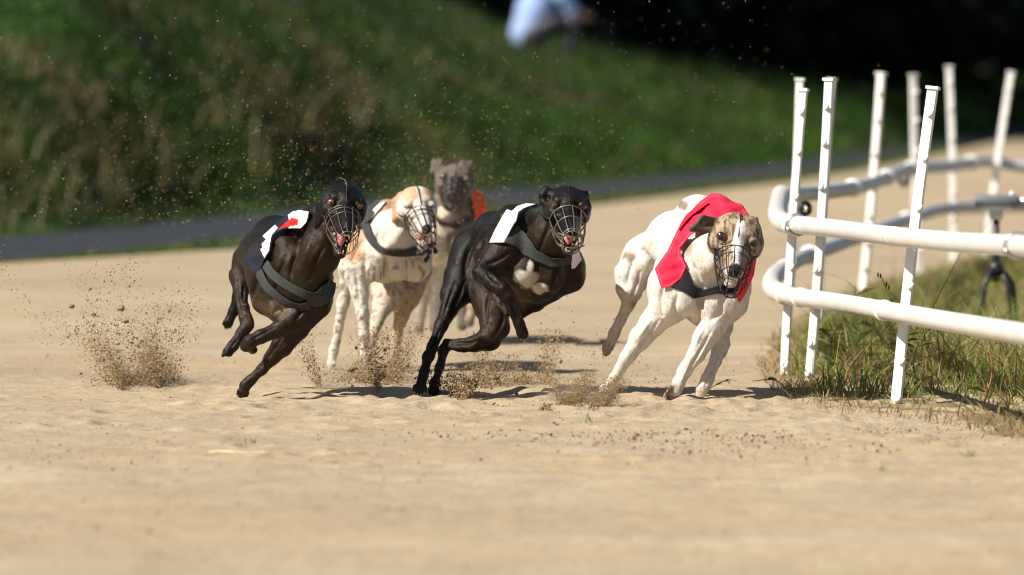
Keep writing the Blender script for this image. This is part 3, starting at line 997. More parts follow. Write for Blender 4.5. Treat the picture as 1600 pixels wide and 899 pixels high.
def surface(ax, d):
    """Surface nets of d = 0; returns vertices in (u,v,w) and quads."""
    h = float(ax[0][1] - ax[0][0])
    ins = d < 0
    cnt = np.zeros([n - 1 for n in d.shape], np.int8)
    for i in (0, 1):
        for j in (0, 1):
            for k in (0, 1):
                cnt += ins[i:i + cnt.shape[0], j:j + cnt.shape[1], k:k + cnt.shape[2]]
    act = (cnt > 0) & (cnt < 8)
    I = np.argwhere(act)
    vid = np.full(act.shape, -1, np.int32); vid[act] = np.arange(len(I))
    corn = {}
    for i in (0, 1):
        for j in (0, 1):
            for k in (0, 1):
                corn[(i, j, k)] = d[I[:, 0] + i, I[:, 1] + j, I[:, 2] + k]
    acc = np.zeros((len(I), 3)); c = np.zeros(len(I))
    keys = list(corn)
    for a in keys:
        for dim in range(3):
            if a[dim] == 0:
                b = list(a); b[dim] = 1; b = tuple(b)
                va, vb = corn[a], corn[b]
                m = (va < 0) != (vb < 0)
                t = np.where(m, va / (va - vb + 1e-12), 0)
                p = np.tile(np.array(a, float), (len(I), 1)); p[:, dim] = t
                acc += p * m[:, None]; c += m
    V = (I + acc / c[:, None]) * h + np.array([ax[0][0], ax[1][0], ax[2][0]])
    Q = []
    for dim in range(3):
        s0 = [slice(None)] * 3; s1 = [slice(None)] * 3
        s0[dim] = slice(0, -1); s1[dim] = slice(1, None)
        A, B = ins[tuple(s0)], ins[tuple(s1)]
        o1, o2 = [(1, 2), (2, 0), (0, 1)][dim]
        E = np.argwhere(A != B)
        ok = (E[:, o1] > 0) & (E[:, o2] > 0) & (E[:, o1] < d.shape[o1] - 1) & (E[:, o2] < d.shape[o2] - 1)
        E = E[ok]
        flip = ~A[E[:, 0], E[:, 1], E[:, 2]]
        def cell(a, b):
            e = E.copy(); e[:, o1] -= a; e[:, o2] -= b
            return vid[e[:, 0], e[:, 1], e[:, 2]]
        q = np.stack([cell(1, 1), cell(0, 1), cell(0, 0), cell(1, 0)], -1)
        q[flip] = q[flip][:, ::-1]
        Q.append(q)
    Q = np.vstack(Q)
    Q = Q[(Q >= 0).all(1)]
    return V, Q


def relax(V, Q, n=1, f=0.5):
    i0 = np.concatenate([Q[:, a] for a in (0, 1, 2, 3, 1, 2, 3, 0)]); i1 = np.concatenate([Q[:, a] for a in (1, 2, 3, 0, 0, 1, 2, 3)])
    c = np.bincount(i0, minlength=len(V))
    for _ in range(n):
        acc = np.stack([np.bincount(i0, V[i1, k], len(V)) for k in range(3)], -1)
        V = V * (1 - f) + f * acc / np.maximum(c, 1)[:, None]
    return V


def normals(V, Q):
    n = np.cross(V[Q[:, 2]] - V[Q[:, 0]], V[Q[:, 3]] - V[Q[:, 1]])
    i0 = Q.T.ravel()
    N_ = np.stack([np.bincount(i0, np.tile(n[:, k], 4), len(V)) for k in range(3)], -1)
    return N_ / (np.linalg.norm(N_, axis=1)[:, None] + 1e-9)


class Fig:
    """Places a figure's (u,v,w) space in the world at distance Y0."""
    def __init__(s, Y0): s.Y0 = Y0; s.s = Y0 / FPX

    def W(s, P):
        P = np.atleast_2d(np.asarray(P, float))
        return at(P[:, 0], -P[:, 1], s.Y0 - P[:, 2] * s.s)


def frame(f, roll):
    """Head frame from the forward vector (u,v,w) and the roll of the eye line."""
    f = np.asarray(f, float); f /= np.linalg.norm(f)
    R = np.array([math.cos(roll), -math.sin(roll), 0.0]); R -= f * (R @ f); R /= np.linalg.norm(R)
    U = np.cross(f, R)
    return R, f, U


def add_head(B, o, L, fr, colr, gape=18, nose_col=(0.008, 0.008, 0.009), lip=None, lid=(0.01, 0.009, 0.008), shut=False, wide=1.0, eye=(.040, .025)):
    """Greyhound head; o = middle between the eyes. Returns local-to-(px,py,w) functions."""
    R, Fw, U = fr
    o = np.array([o[0], -o[1], o[2]], float)
    def P(x, y, z):
        q = o + L * (x * wide * R + y * Fw + z * U)
        return (q[0], -q[1], q[2])
    A = [R, Fw, U]
    back = -Fw - .25 * U
    def el(c, r, k=.08, col=colr, sign=1, ax=None): B.ell(P(*c), np.array(r) * L * np.array([wide, 1, 1]), A if ax is None else ax, k * L, col, sign, back)
    def ch(nodes, k=.07, col=colr): B.chain([(*P(*n[:3]), n[3] * L) for n in nodes], k * L, col, .05 * L, back)
    el((0, -0.18, 0.018), (.212, .215, .145), .07)
    ch([(0, -0.36, -0.09, .12), (0, -0.2, -0.08, .15)], .08)
    for s in (-1, 1):
        el((s * .155, -0.13, -0.105), (.092, .17, .125), .07)          # cheek muscle
        el((s * .100, -0.03, .088), (.056, .06, .034), .04)            # brow
        ch([(s * .19, -0.10, -0.02, .045), (s * .165, .02, -0.045, .045), (s * .10, .13, -.06, .045)], .06)   # cheek bone
    ch([(0, -0.06, .07, .085), (0, .13, .0, .07), (0, .50, -.04, .05)], .06)
    ch([(0, .03, -.075, .112), (0, .26, -.09, .085), (0, .46, -.092, .066)], .06)
    for s in (-1, 1):
        ch([(s * .085, .08, -.135, .05), (s * .064, .30, -.14, .04), (s * .036, .46, -.128, .036)], .04, lip or colr)
    el((0, .545, -.055), (.058, .045, .048), .015, nose_col)
    for s in (-1, 1):
        el((s * .026, .588, -.062), (.015, .022, .012), .01, None, -1)
        n = s * .40 * R + .90 * Fw + .08 * U; n /= np.linalg.norm(n)
        h = np.cross(U, n); h /= np.linalg.norm(h); u = np.cross(n, h)
        e = np.array(P(s * .142, .028, .034)); e[1] *= -1
        g = lambda q: (q[0], -q[1], q[2])
        B.ell(g(e + n * .095 * L), np.array((.075, .05, .06)) * L, [h, u, n], .03 * L, None, -1)           # hollow
        B.ell(g(e), np.array((.052, .048, .050)) * L, [h, u, n], .02 * L, lid, 1, back)                      # lids
        if not shut:
            B.ell(g(e + n * .055 * L - u * .005 * L), np.array((*eye, .050)) * L, [h, u, n], .008 * L, None, -1)
    B.eyes = [(np.array([1, -1, 1]) * np.array(P(s * .142, .028, .034)), .060 * L) for s in (-1, 1)]
    g = math.radians(gape)
    def J(y, z, x=0.0):
        y0, z0 = -0.10, -0.13
        yy, zz = y - y0, z - z0
        return (x, y0 + yy * math.cos(g) + zz * math.sin(g), z0 - yy * math.sin(g) + zz * math.cos(g))
    for s in (-1, 1):
        ch([(*J(-.06, -.16, s * .10), .065), (*J(.16, -.185, s * .066), .042), (*J(.40, -.175, s * .026), .032)], .05, lip or colr)
    ch([(*J(-.05, -.19), .08), (*J(.18, -.205), .05), (*J(.41, -.185), .036)], .05)
    el((0, .04, -.19), (.075, .12, .07), .02, (0.10, 0.022, 0.022))       # inside of the mouth
    return P, J


def eyeball(root, fig, P, L, fr, iris, closed=False):
    R, Fw, U = fr
    for s in (-1, 1):
        c = np.array(P(s * .142, .028, .034)); c[1] *= -1
        r = .0455 * L
        n = np.array(s * .25 * R + .95 * Fw + .06 * U); n /= np.linalg.norm(n)
        a = np.cross(n, [0, 1, 0]); a /= np.linalg.norm(a); b = np.cross(a, n)
        V, C, F = [], [], []
        nu, nv = 20, 14
        for i in range(nv + 1):
            p = math.pi * i / nv
            for j in range(nu):
                t = 2 * math.pi * j / nu
                V.append(c + r * (math.cos(p) * n + math.sin(p) * (math.cos(t) * a + math.sin(t) * b)))
                deg = math.degrees(p)
                C.append((0.004, 0.003, 0.003) if deg < 25 else iris if deg < 52 else (0.02, 0.014, 0.012))
        F = [(i * nu + j, (i + 1) * nu + j, (i + 1) * nu + (j + 1) % nu, i * nu + (j + 1) % nu) for i in range(nv) for j in range(nu)]
        mesh_np('eye', fig.W(V), np.array(F)[:, ::-1], M['eye'], root, np.array(C))


M['eye'] = attr_mat('wet_eye', 0.2, 0.8, var=0.02, scale=300)


def mouth_parts(root, fig, P, J, L, fr, tongue=True):
    R, Fw, U = fr
    to = lambda q: np.array([q[0], -q[1], q[2]])
    mb = MB()
    for s in (-1, 1):
        for y, h, w in ((.47, .05, .012), (.43, .022, .009), (.36, .03, .012), (.30, .03, .013), (.23, .035, .016)):
            b = to(P(s * (.042 if y > .4 else .062 + (.36 - y) * .1), y, -.135)); t = to(P(s * (.042 if y > .4 else .06), y + .006, -.15 - h))
            mb.tube(fig.W([b, b * .4 + t * .6, t]), np.array([w, w * .8, w * .2]) * L * fig.s, 6)
        for y, h, w in ((.41, .05, .011), (.32, .025, .011), (.25, .03, .013), (.18, .035, .015)):
            x = s * (.025 if y > .4 else .05 + (.32 - y) * .12)
            b = to(P(*J(y, -.16, x))); t = to(P(*J(y, -.13 + h * .6, x)))
            mb.tube(fig.W([b, b * .4 + t * .6, t]), np.array([w, w * .8, w * .2]) * L * fig.s, 6)
    for k in range(-2, 3):
        b = to(P(k * .014, .50, -.125)); t = to(P(k * .014, .505, -.155)); mb.tube(fig.W([b, t]), np.array([.008, .005]) * L * fig.s, 6)
        b = to(P(*J(.425, -.165, k * .011))); t = to(P(*J(.43, -.125, k * .011))); mb.tube(fig.W([b, t]), np.array([.007, .004]) * L * fig.s, 6)
    mb.build('teeth', M['teeth'], root)
    if tongue:
        mb = MB()
        P3 = [to(P(*J(y, z))) for y, z in ((-.02, -.125), (.08, -.118), (.17, -.114), (.26, -.12), (.33, -.135))]
        W3 = fig.W(P3)
        mb.tube(W3, np.array([.05, .052, .05, .042, .015]) * L * fig.s, 12)
        mb.build('tongue', M['tongue'], root)


def muzzle(root, fig, P, L, mat, wr=1.0, nlong=12, rings=(.06, .18, .32, .46), drop=-.15, big=1.0, loop=True, bars=False, head_wire=True, strapmat=None):
    """Wire racing muzzle over the snout."""
    to = lambda q: np.array([q[0], -q[1], q[2]])
    def sec(y):
        rx = np.interp(y, [-.02, .1, .3, .5, .62, .68], [.19, .185, .165, .14, .105, .085]) * big
        rz = np.interp(y, [-.02, .1, .3, .5, .62, .68], [.20, .225, .215, .185, .15, .12]) * big
        cz = np.interp(y, [-.02, .2, .6], [drop * .75, drop * .95, drop])
        return rx, rz, cz
    def pt(y, a):
        rx, rz, cz = sec(y)
        sl = 0.10 * math.sin(a) * (1 - y / .7)              # the mouth of the basket slants
        return to(P(rx * math.cos(a), y + sl, cz + rz * math.sin(a)))
    mb = MB()
    r = wr * fig.s
    for y in rings:
        mb.tube(fig.W([pt(y, a) for a in np.linspace(0, 2 * math.pi, 36, endpoint=False)]), r * 1.15, 6, closed=True)
    for k in range(nlong):
        a = 2 * math.pi * (k + .5) / nlong + math.pi / 2 * 0
        mb.tube(fig.W([pt(y, a) for y in (.06, .18, .3, .42, .52, .6, .64)]), r, 6)
    mb.tube(fig.W([pt(.64, a) for a in np.linspace(0, 2 * math.pi, 28, endpoint=False)]), r, 6, closed=True)
    for xx in (-.045, .045) if not bars else (0,):
        mb.tube(fig.W([to(P(xx, .64 - .02 * abs(q), sec(.64)[2] + q * sec(.64)[1] * .92)) for q in np.linspace(-1, 1, 7)]), r, 6)
    if bars:
        for y in (.60,):
            mb.tube(fig.W([pt(y, a) for a in np.linspace(0, 2 * math.pi, 28, endpoint=False)]), r * 1.1, 6, closed=True)
        rx, rz, cz = sec(.5)
        for zz in (-.06, .07):
            q = [to(P(x * rx, .655 - .1 * abs(x) ** 2, cz + zz)) for x in np.linspace(-1, 1, 9)]
            mb.tube(fig.W(q), r * 1.15, 6)
    ob = mb.build('muzzle', mat, root)
    sm = strapmat or M['wire_dark']
    if head_wire:
        sb = MB()
        q0 = pt(rings[0], math.pi / 2)
        pts = [q0, to(P(0, .06, .112)), to(P(.0, -.04, .155)), to(P(0, -.16, .178)), to(P(0, -.28, .155))]
        if loop: pts = [q0, to(P(.0, .04, .135)), to(P(.0, -.08, .20)), to(P(-.02, -.14, .24)), to(P(-.08, -.19, .235)), to(P(-.11, -.22, .15))]
        sb.tube(catmull(fig.W(pts), 6), .95 * fig.s, 6)
        for s in (-1, 1):
            q = [pt(.08, .1 if s > 0 else math.pi - .1), to(P(s * .232, -.08, -.13)), to(P(s * .222, -.22, -.09)), to(P(s * .16, -.4, -.02))]
            sb.tube(catmull(fig.W(q), 5), 1.5 * fig.s, 6)
        sb.build('head_strap', sm, ob)
    return ob


def paw(B, p, d, col, size=1.0, up=(0, 1, 0), spread=1.0):
    """Four toes leaving point p in direction d (px,-,w given as du,dv,dw)."""
    d = np.asarray(d, float); d /= np.linalg.norm(d)
    up = np.asarray(up, float); up = up - d * (up @ d); up /= np.linalg.norm(up)
    side = np.cross(d, up)
    c = np.array([p[0], -p[1], p[2]], float)
    for k, (sx, ln) in enumerate(((-1.5, .8), (-.5, 1.12), (.5, 1.12), (1.5, .8))):
        a = c + side * sx * 3.2 * size * spread
        k1 = a + d * 6 * size * ln + up * 2.2 * size + side * sx * 1.5 * spread * size
        t = a + d * 13 * size * ln - up * 2.2 * size + side * sx * 1.9 * spread * size
        g = lambda q: (q[0], -q[1], q[2])
        B.chain([(*g(a), 4.4 * size), (*g(k1), 4.1 * size), (*g(t), 3.3 * size)], 1.0 * size, col, 2)
    pad = c + d * 3 * size - up * 3.5 * size
    B.ell((pad[0], -pad[1], pad[2]), (6.5 * size, 4.5 * size, 6.5 * size), None, 4, col)


def claws(root, fig, p, d, size=1.0, up=(0, 1, 0), spread=1.0):
    d = np.asarray(d, float); d /= np.linalg.norm(d)
    up = np.asarray(up, float); up = up - d * (up @ d); up /= np.linalg.norm(up)
    side = np.cross(d, up); c = np.array([p[0], -p[1], p[2]], float)
    mb = MB()
    for sx, ln in ((-1.5, .8), (-.5, 1.12), (.5, 1.12), (1.5, .8)):
        t = c + side * sx * 3.0 * size * spread + d * 12.5 * size * ln - up * 2.2 * size + side * sx * 1.6 * spread * size
        mb.tube(fig.W([t, t + d * 4.2 * size, t + d * 6.2 * size - up * 1.6 * size]), np.array([1.9, 1.4, .4]) * size * fig.s, 6)
    mb.build('claws', M['claw'], root)


M['claw'] = plain('claw', (0.30, 0.24, 0.17), 0.45, var=0.3, scale=120)


def line_d(x, y, line):
    L = catmull([(a, b, 0) for a, b in line], 5)[:, :2]
    d = np.full(len(x), 1e9); s = np.zeros(len(x))
    m = len(L) - 1
    for i in range(m):
        a, b = L[i], L[i + 1]; e = b - a
        t = np.clip(((x - a[0]) * e[0] + (y - a[1]) * e[1]) / (e @ e + 1e-9), 0, 1)
        q = (x - a[0] - t * e[0]) ** 2 + (y - a[1] - t * e[1]) ** 2
        better = q < d
        d = np.where(better, q, d); s = np.where(better, (i + t) / m, s)
    return np.sqrt(d), s


def build_body(name, B, fig, root, mat, base, h=1.9, paint=None, pad=8, relief=(), fur=0, fur_len=3.8, furmat=None):
    lo, hi = B.bounds(pad)
    ax, d = B.eval(lo, hi, h)
    V, Q = surface(ax, d)
    V = relax(V, Q, 1, 0.5)
    Nn = normals(V, Q)
    # muscle lines drawn on the side that faces the lens: furrows (negative) and ridges (positive)
    for line, wd, dep, wlo, whi in relief:
        ln, s = line_d(V[:, 0], -V[:, 1], line)
        f = np.exp(-(ln / (wd * .85)) ** 2) * np.sin(np.clip(s, 0.06, 0.94) * math.pi) ** .6
        f = f * np.clip(Nn[:, 2] * 3 + .2, 0, 1) * ((V[:, 2] > wlo) & (V[:, 2] < whi))
        V = V + Nn * (1.65 * dep * f)[:, None]
    if relief:
        rough = value_noise(V[:, 0] + .5 * V[:, 2], V[:, 1] - .4 * V[:, 2], .06, 61) * 1.3 + value_noise(V[:, 0] - .3 * V[:, 2], V[:, 1] + .5 * V[:, 2], .13, 62) * .55
        V = V + Nn * rough[:, None] * .8
        V = relax(V, Q, 1, .3)
        Nn = normals(V, Q)
    X = [V[:, 0], V[:, 1], V[:, 2]]
    wsum = np.zeros(len(V)); C = np.zeros((len(V), 3)); FL = np.zeros((len(V), 3))
    for fn, l, hh, k, col, sign, fl in B.ops:
        if sign < 0: continue
        e = fn(X)
        w = np.exp(-np.clip(np.abs(e), 0, 40) / 2.0)
        wsum += w; C += w[:, None] * np.array(col if col is not None else base)
        fl = np.asarray(fl, float); FL += w[:, None] * (fl / (np.linalg.norm(fl) + 1e-9))
    C /= wsum[:, None] + 1e-12
    Pp = np.stack([V[:, 0], -V[:, 1], V[:, 2]], -1)
    if paint is not None: C = paint(Pp, Nn, C)
    C = np.clip(C, 0.003, 0.9)
    ob = mesh_np(name, fig.W(V), Q, mat, root, C)
    if fur:
        # short hairs lying along the body, one sliver each
        qa = np.linalg.norm(np.cross(V[Q[:, 2]] - V[Q[:, 0]], V[Q[:, 3]] - V[Q[:, 1]]), axis=1)
        fi = rng.choice(len(Q), fur, p=qa / qa.sum())
        u = rng.uniform(0, 1, (fur, 2))
        wts = np.stack([(1 - u[:, 0]) * (1 - u[:, 1]), u[:, 0] * (1 - u[:, 1]), u[:, 0] * u[:, 1], (1 - u[:, 0]) * u[:, 1]], -1)
        bl = lambda A: (A[Q[fi]] * wts[..., None]).sum(1)
        p, nn, c, fl = bl(V), bl(Nn), bl(C), bl(FL)
        hd = np.ones(fur, bool)
        nn /= np.linalg.norm(nn, axis=1)[:, None] + 1e-9
        fl = fl + rng.normal(0, .22, fl.shape)
        fl -= nn * (fl * nn).sum(1)[:, None]; fl /= np.linalg.norm(fl, axis=1)[:, None] + 1e-9
        sd = np.cross(nn, fl)
        ln = fur_len * rng.uniform(.6, 1.3, fur)[:, None]
        wd = .42 * rng.uniform(.7, 1.3, fur)[:, None]
        tip = p + fl * ln + nn * ln * rng.uniform(.05, .20, (fur, 1))
        for ec, er in getattr(B, 'eyes', []):
            near_ = np.linalg.norm(tip - ec, axis=1) < er
            tip[near_] = p[near_]
        HV = np.stack([p + sd * wd - nn * .2, p - sd * wd - nn * .2, tip], 1).reshape(-1, 3)
        HF = np.arange(fur * 3).reshape(-1, 3)
        cc = c * rng.uniform(.75, 1.2, (fur, 1))
        fo = mesh_np('fur', fig.W(HV), HF, furmat or mat, ob, np.repeat(np.clip(cc, .003, .9), 3, 0))
        hn = nn + fl * .22 + rng.normal(0, .13, nn.shape); hn /= np.linalg.norm(hn, axis=1)[:, None]
        wn_ = np.stack([hn[:, 0], -hn[:, 2], hn[:, 1]], -1)          # (u,v,w) -> (x,z,-y)
        fo.data.normals_split_custom_set_from_vertices(np.repeat(wn_, 3, 0).tolist())
        fo['kind'] = 'stuff'
    return ob


def largest_piece(V, Q):
    lab = np.arange(len(V))
    for _ in range(400):
        m = lab[Q].min(1)
        new = lab.copy()
        for k in range(4): np.minimum.at(new, Q[:, k], m)
        new = new[new]
        if (new == lab).all(): break
        lab = new
    cnt = np.bincount(lab, minlength=len(V))
    keep = lab == cnt.argmax()
    idx = np.cumsum(keep) - 1
    return V[keep], idx[Q[keep[Q[:, 0]]]]


def drape(name, form, poly, fig, root, mat, off=4, th=1.5, wmin=-1e9, wmax=1e9, h=1.25, paint=None, base=(0.5, 0.5, 0.5), normal_min=None, ripple=0.0):
    """Cloth lying on a form, cut to an outline."""
    poly = np.array([(a, -b) for a, b in poly], float)
    lo, hi = form.bounds(off + 8)
    lo[0] = max(lo[0], poly[:, 0].min() - 5); hi[0] = min(hi[0], poly[:, 0].max() + 5)
    lo[1] = max(lo[1], poly[:, 1].min() - 5); hi[1] = min(hi[1], poly[:, 1].max() + 5)
    lo[2] = max(lo[2], wmin - 4); hi[2] = min(hi[2], wmax + 4)
    ax, d = form.eval(lo, hi, h)
    U, Vv = np.meshgrid(ax[0], ax[1], indexing='ij')
    p2 = poly_sdf(poly, U, Vv).astype(np.float32)
    rip = (ripple * (np.sin(U * .21 + Vv * .13) + .6 * np.sin(U * .11 - Vv * .33 + 1))).astype(np.float32)
    s = np.abs(d - off - rip[:, :, None]) - th
    s = np.maximum(s, p2[:, :, None])
    s = np.maximum(s, np.maximum(wmin - ax[2], ax[2] - wmax)[None, None, :])
    V, Q = surface(ax, s)
    V, Q = largest_piece(V, Q)
    V = relax(V, Q, 1, 0.4)
    Pp = np.stack([V[:, 0], -V[:, 1], V[:, 2]], -1)
    C = np.tile(np.array(base, float), (len(V), 1))
    if paint is not None: C = paint(Pp, C)
    return mesh_np(name, fig.W(V), Q, mat, root, C)


def ribbon_poly(line, w):
    """Polygon of a band of width w along a polyline (px)."""
    L = catmull([(a, b, 0) for a, b in line], 6)[:, :2]
    t = np.gradient(L, axis=0); t /= np.linalg.norm(t, axis=1)[:, None]
    n = np.stack([-t[:, 1], t[:, 0]], -1)
    ww = np.interp(np.linspace(0, 1, len(L)), np.linspace(0, 1, len(np.atleast_1d(w))), np.atleast_1d(w)) if not np.isscalar(w) else np.full(len(L), w)
    return np.vstack([L + n * ww[:, None] / 2, (L - n * ww[:, None] / 2)[::-1]])


def blob(P, c, r, soft=0.35, seed=1, rag=0.25):
    """Soft ragged patch weight around c (px,py,w) with radii r."""
    q = (P - np.asarray(c)) / np.asarray(r)
    d = np.sqrt((q ** 2).sum(1)) + rag * value_noise(P[:, 0] + P[:, 2] * .5, P[:, 1] - P[:, 2] * .3, 0.11, seed)
    return np.clip((1 - d) / soft + .5, 0, 1)[:, None]


def foot_y(py): return gy(py)


BLK = (0.0095, 0.0072, 0.0058)
BRN_SHEEN = (0.025, 0.0155, 0.0100)  # sunlit brown sheen of the black coat, put into its colour

# =========================================================== left black dog
fig = Fig(foot_y(627))
root = empty('racing_dog', tuple(fig.W([(378, -627, 0)])[0]))
tag(root, 'black racing dog with black and white coat patched red, leftmost of the pack', 'dog', 'racing dogs')
B = Body()
DN = (0, -1, -.2)
B.chain([(468, 440, 20, 50), (442, 424, -55, 56), (412, 404, -130, 34), (396, 412, -185, 31)], 16, BRN_SHEEN, 20)
B.chain([(462, 376, -5, 38), (430, 377, -80, 36), (404, 392, -150, 30)], 12, BLK, 16)
B.chain([(482, 468, 12, 36), (452, 470, -30, 38), (420, 466, -72, 28)], 14, BRN_SHEEN, 15)
B.chain([(446, 385, 28, 22), (456, 415, 40, 25), (470, 452, 44, 26)], 8, BRN_SHEEN, 10)        # shoulder blade to point of shoulder
B.ell((440, 446, 22), (22, 30, 22), None, 8, BRN_SHEEN)                                       # triceps
B.ell((506, 448, 22), (14, 42, 24), None, 10, BLK)
B.ell((478, 448, 52), (18, 26, 16), None, 9, BRN_SHEEN, 1, DN)                                # breast
B.ell((503, 462, 40), (14, 24, 18), None, 8, BLK, 1, DN)
B.chain([(478, 428, 36, 36), (498, 395, 54, 33), (515, 360, 62, 29)], 12, BRN_SHEEN, 12, (-.3, -1, -.4))
B.chain([(456, 362, 0, 20), (482, 352, 30, 22), (505, 335, 56, 22)], 10, BLK, 12, (-.5, -.6, -.5))
B.chain([(470, 432, 58, 9), (488, 402, 76, 10), (504, 378, 82, 9)], 8, BRN_SHEEN, 8, (-.3, -1, -.4))
torso1 = Body(); torso1.ops = list(B.ops)
B.slim = .90
B.chain([(486, 478, 20, 26), (464, 510, 18, 20), (441, 540, 12, 17), (425, 558, 8, 13.5), (410, 577, 6, 9.4), (392, 594, 4, 8), (384, 602, 3, 8.6), (380, 612, 3, 8.2)], 9, BRN_SHEEN, 5)
B.chain([(470, 498, 26, 14), (450, 522, 26, 12), (432, 546, 18, 8)], 5, BRN_SHEEN, 4)          # forearm muscle
paw(B, (381, 610, 3), (-.35, -1.0, .55), BLK, .85, up=(0, .5, 1))
B.chain([(470, 490, 35, 22), (436, 515, 55, 14.5), (408, 526, 66, 11.5), (390, 534, 70, 11), (384, 541, 62, 9.5), (396, 547, 30, 8)], 9, BRN_SHEEN, 5)
B.chain([(394, 414, -175, 34), (378, 432, -150, 20), (376, 452, -130, 13.5), (379, 480, -112, 10), (384, 497, -103, 11), (386, 508, -99, 11.5), (378, 521, -93, 10), (364, 541, -85, 8.8), (357, 549, -80, 9)], 9, BRN_SHEEN, 4)
B.chain([(384, 478, -96, 4), (392, 500, -98, 4), (388, 511, -94, 5)], 4, BRN_SHEEN, 3)          # heel tendon
paw(B, (357, 548, -80), (-.85, -.55, .35), BLK, .78, up=(-.5, .8, .3))
B.chain([(390, 425, -195, 26), (373, 462, -205, 11), (365, 488, -208, 8.5), (358, 502, -206, 8.5)], 8, BLK, 5)
paw(B, (357, 502, -205), (-.35, -1, .3), BLK, .72, up=(.2, .3, 1))
B.chain([(388, 412, -205, 9), (390, 450, -235, 5), (400, 480, -240, 3)], 5, BLK, 4)
fr = frame((.08, -.36, .93), math.radians(10))
L1 = 146
B.slim = 1.0
P, J = add_head(B, (538, 322, 120), L1, fr, BLK, 32, lip=(0.022, 0.015, 0.013), wide=1.05)
# ears laid back
B.tri((508, 304, 104), (496, 318, 108), (494, 354, 108), 3.2, 5, BLK); B.tri((508, 304, 104), (494, 354, 108), (507, 340, 112), 3.2, 5, BLK)
B.tri((555, 306, 96), (566, 318, 84), (562, 340, 92), 3.2, 5, BLK)
REL1 = [([(474, 356), (464, 385), (457, 412), (452, 440)], 4.5, -4.0, 10, 150), ([(505, 388), (492, 410), (484, 436)], 4, -3, 10, 150), ([(490, 366), (480, 392), (470, 420)], 6, 2.0, 10, 150),
        ([(446, 400), (436, 425), (428, 450), (424, 470)], 4, -3.2, -60, 90), ([(402, 392), (403, 420), (398, 445), (392, 468)], 5, -4.5, -150, 20), ([(420, 398), (414, 430), (412, 460)], 4, -1.6, -110, 60), ([(432, 395), (425, 425), (421, 455)], 4, -1.3, -110, 60),
        ([(455, 470), (440, 478), (428, 490)], 4, -2.6, -60, 90), ([(478, 470), (470, 488), (462, 500)], 4, -3, 0, 120), ([(372, 440), (371, 465), (377, 492)], 3, -1.6, -160, -60), ([(381, 445), (380, 470)], 2.5, -1.8, -160, -60),
        ([(446, 520), (426, 548), (404, 578)], 3, -2.4, -20, 60), ([(456, 530), (440, 548)], 3, 1.5, -20, 60), ([(430, 512), (408, 523), (392, 532)], 2.5, -1.5, 30, 120), ([(372, 528), (362, 542)], 2, -1.4, -120, -60), ([(394, 594), (386, 602)], 2.5, -1.2, -20, 40)]


def paint1(Pq, Nn, C):
    w = blob(Pq, (438, 482, 10), (17, 15, 80), .6, 3)
    C = C * (1 - w) + np.array((0.20, 0.165, 0.11)) * w
    w = blob(Pq, (405, 490, -40), (22, 22, 80), .9, 4) * .5
    C = C * (1 - w) + np.array((0.12, 0.085, 0.05)) * w
    return C


build_body('body', B, fig, root, M['fur_black'], BLK, 1.5, paint1, relief=REL1, fur=60000, furmat=M['hair_black'])
eyeball(root, fig, P, L1, fr, (0.20, 0.075, 0.016))
mouth_parts(root, fig, P, J, L1, fr)
muzzle(root, fig, P, L1, M['wire_steel'], .65, 13, (.05, .12, .22), -.18, .98)
claws(root, fig, (381, 610, 3), (-.35, -1.0, .55), .85, up=(0, .5, 1))
# racing coat
form = Body(); form.ops = list(torso1.ops)
form.chain([(458, 385, 5, 44), (432, 390, -70, 42)], 15, None, 10)
coat_poly = [(380, 402), (390, 396), (410, 388), (407, 372), (432, 349), (452, 332), (464, 328), (484, 331), (482, 340), (478, 350), (470, 357), (452, 357), (436, 361), (424, 372), (421, 392), (414, 404), (404, 428), (396, 430), (385, 412)]


def coat1(Pq, C):
    x, y = Pq[:, 0], -Pq[:, 1] * -1
    wh = [[(410, 369), (428, 350), (434, 356), (424, 368), (421, 392), (414, 406), (405, 385), (416, 374)], [(450, 336), (462, 327), (482, 331), (480, 346), (470, 357), (451, 358), (452, 346)]]
    rd = [[(433, 360), (444, 350), (456, 340), (466, 343), (465, 352), (448, 355), (442, 356)]]
    C = C * 0 + np.array((0.012, 0.014, 0.024))
    for p in wh: C[poly_sdf(p, x, y) < 0] = (0.66, 0.66, 0.70)
    for p in rd: C[poly_sdf(p, x, y) < 0] = (0.62, 0.02, 0.02)
    return C


drape('racing_coat', form, coat_poly, fig, root, M['cloth'], 3.5, 1.6, -95, 80, 1.2, coat1, ripple=1.2)
drape('coat_flap', torso1, [(512, 432), (519, 424), (522, 434), (517, 452), (508, 461), (512, 448)], fig, root, M['cloth'], 4, 1.7, -60, 90, 1.2, None, (0.6, 0.62, 0.8))
for line, w in (([(410, 405), (425, 428), (448, 446), (475, 460), (494, 466)], 14), ([(402, 420), (414, 445), (432, 463), (450, 475), (470, 481), (484, 478)], [13, 13, 12, 11, 16]), ([(480, 466), (498, 468), (512, 455), (520, 440)], [20, 24, 24, 12])):
    drape('chest_strap', torso1, ribbon_poly(line, w), fig, root, M['felt'], 3.0, 1.2, -60, 120, 1.1, None, (0.04, 0.04, 0.04))

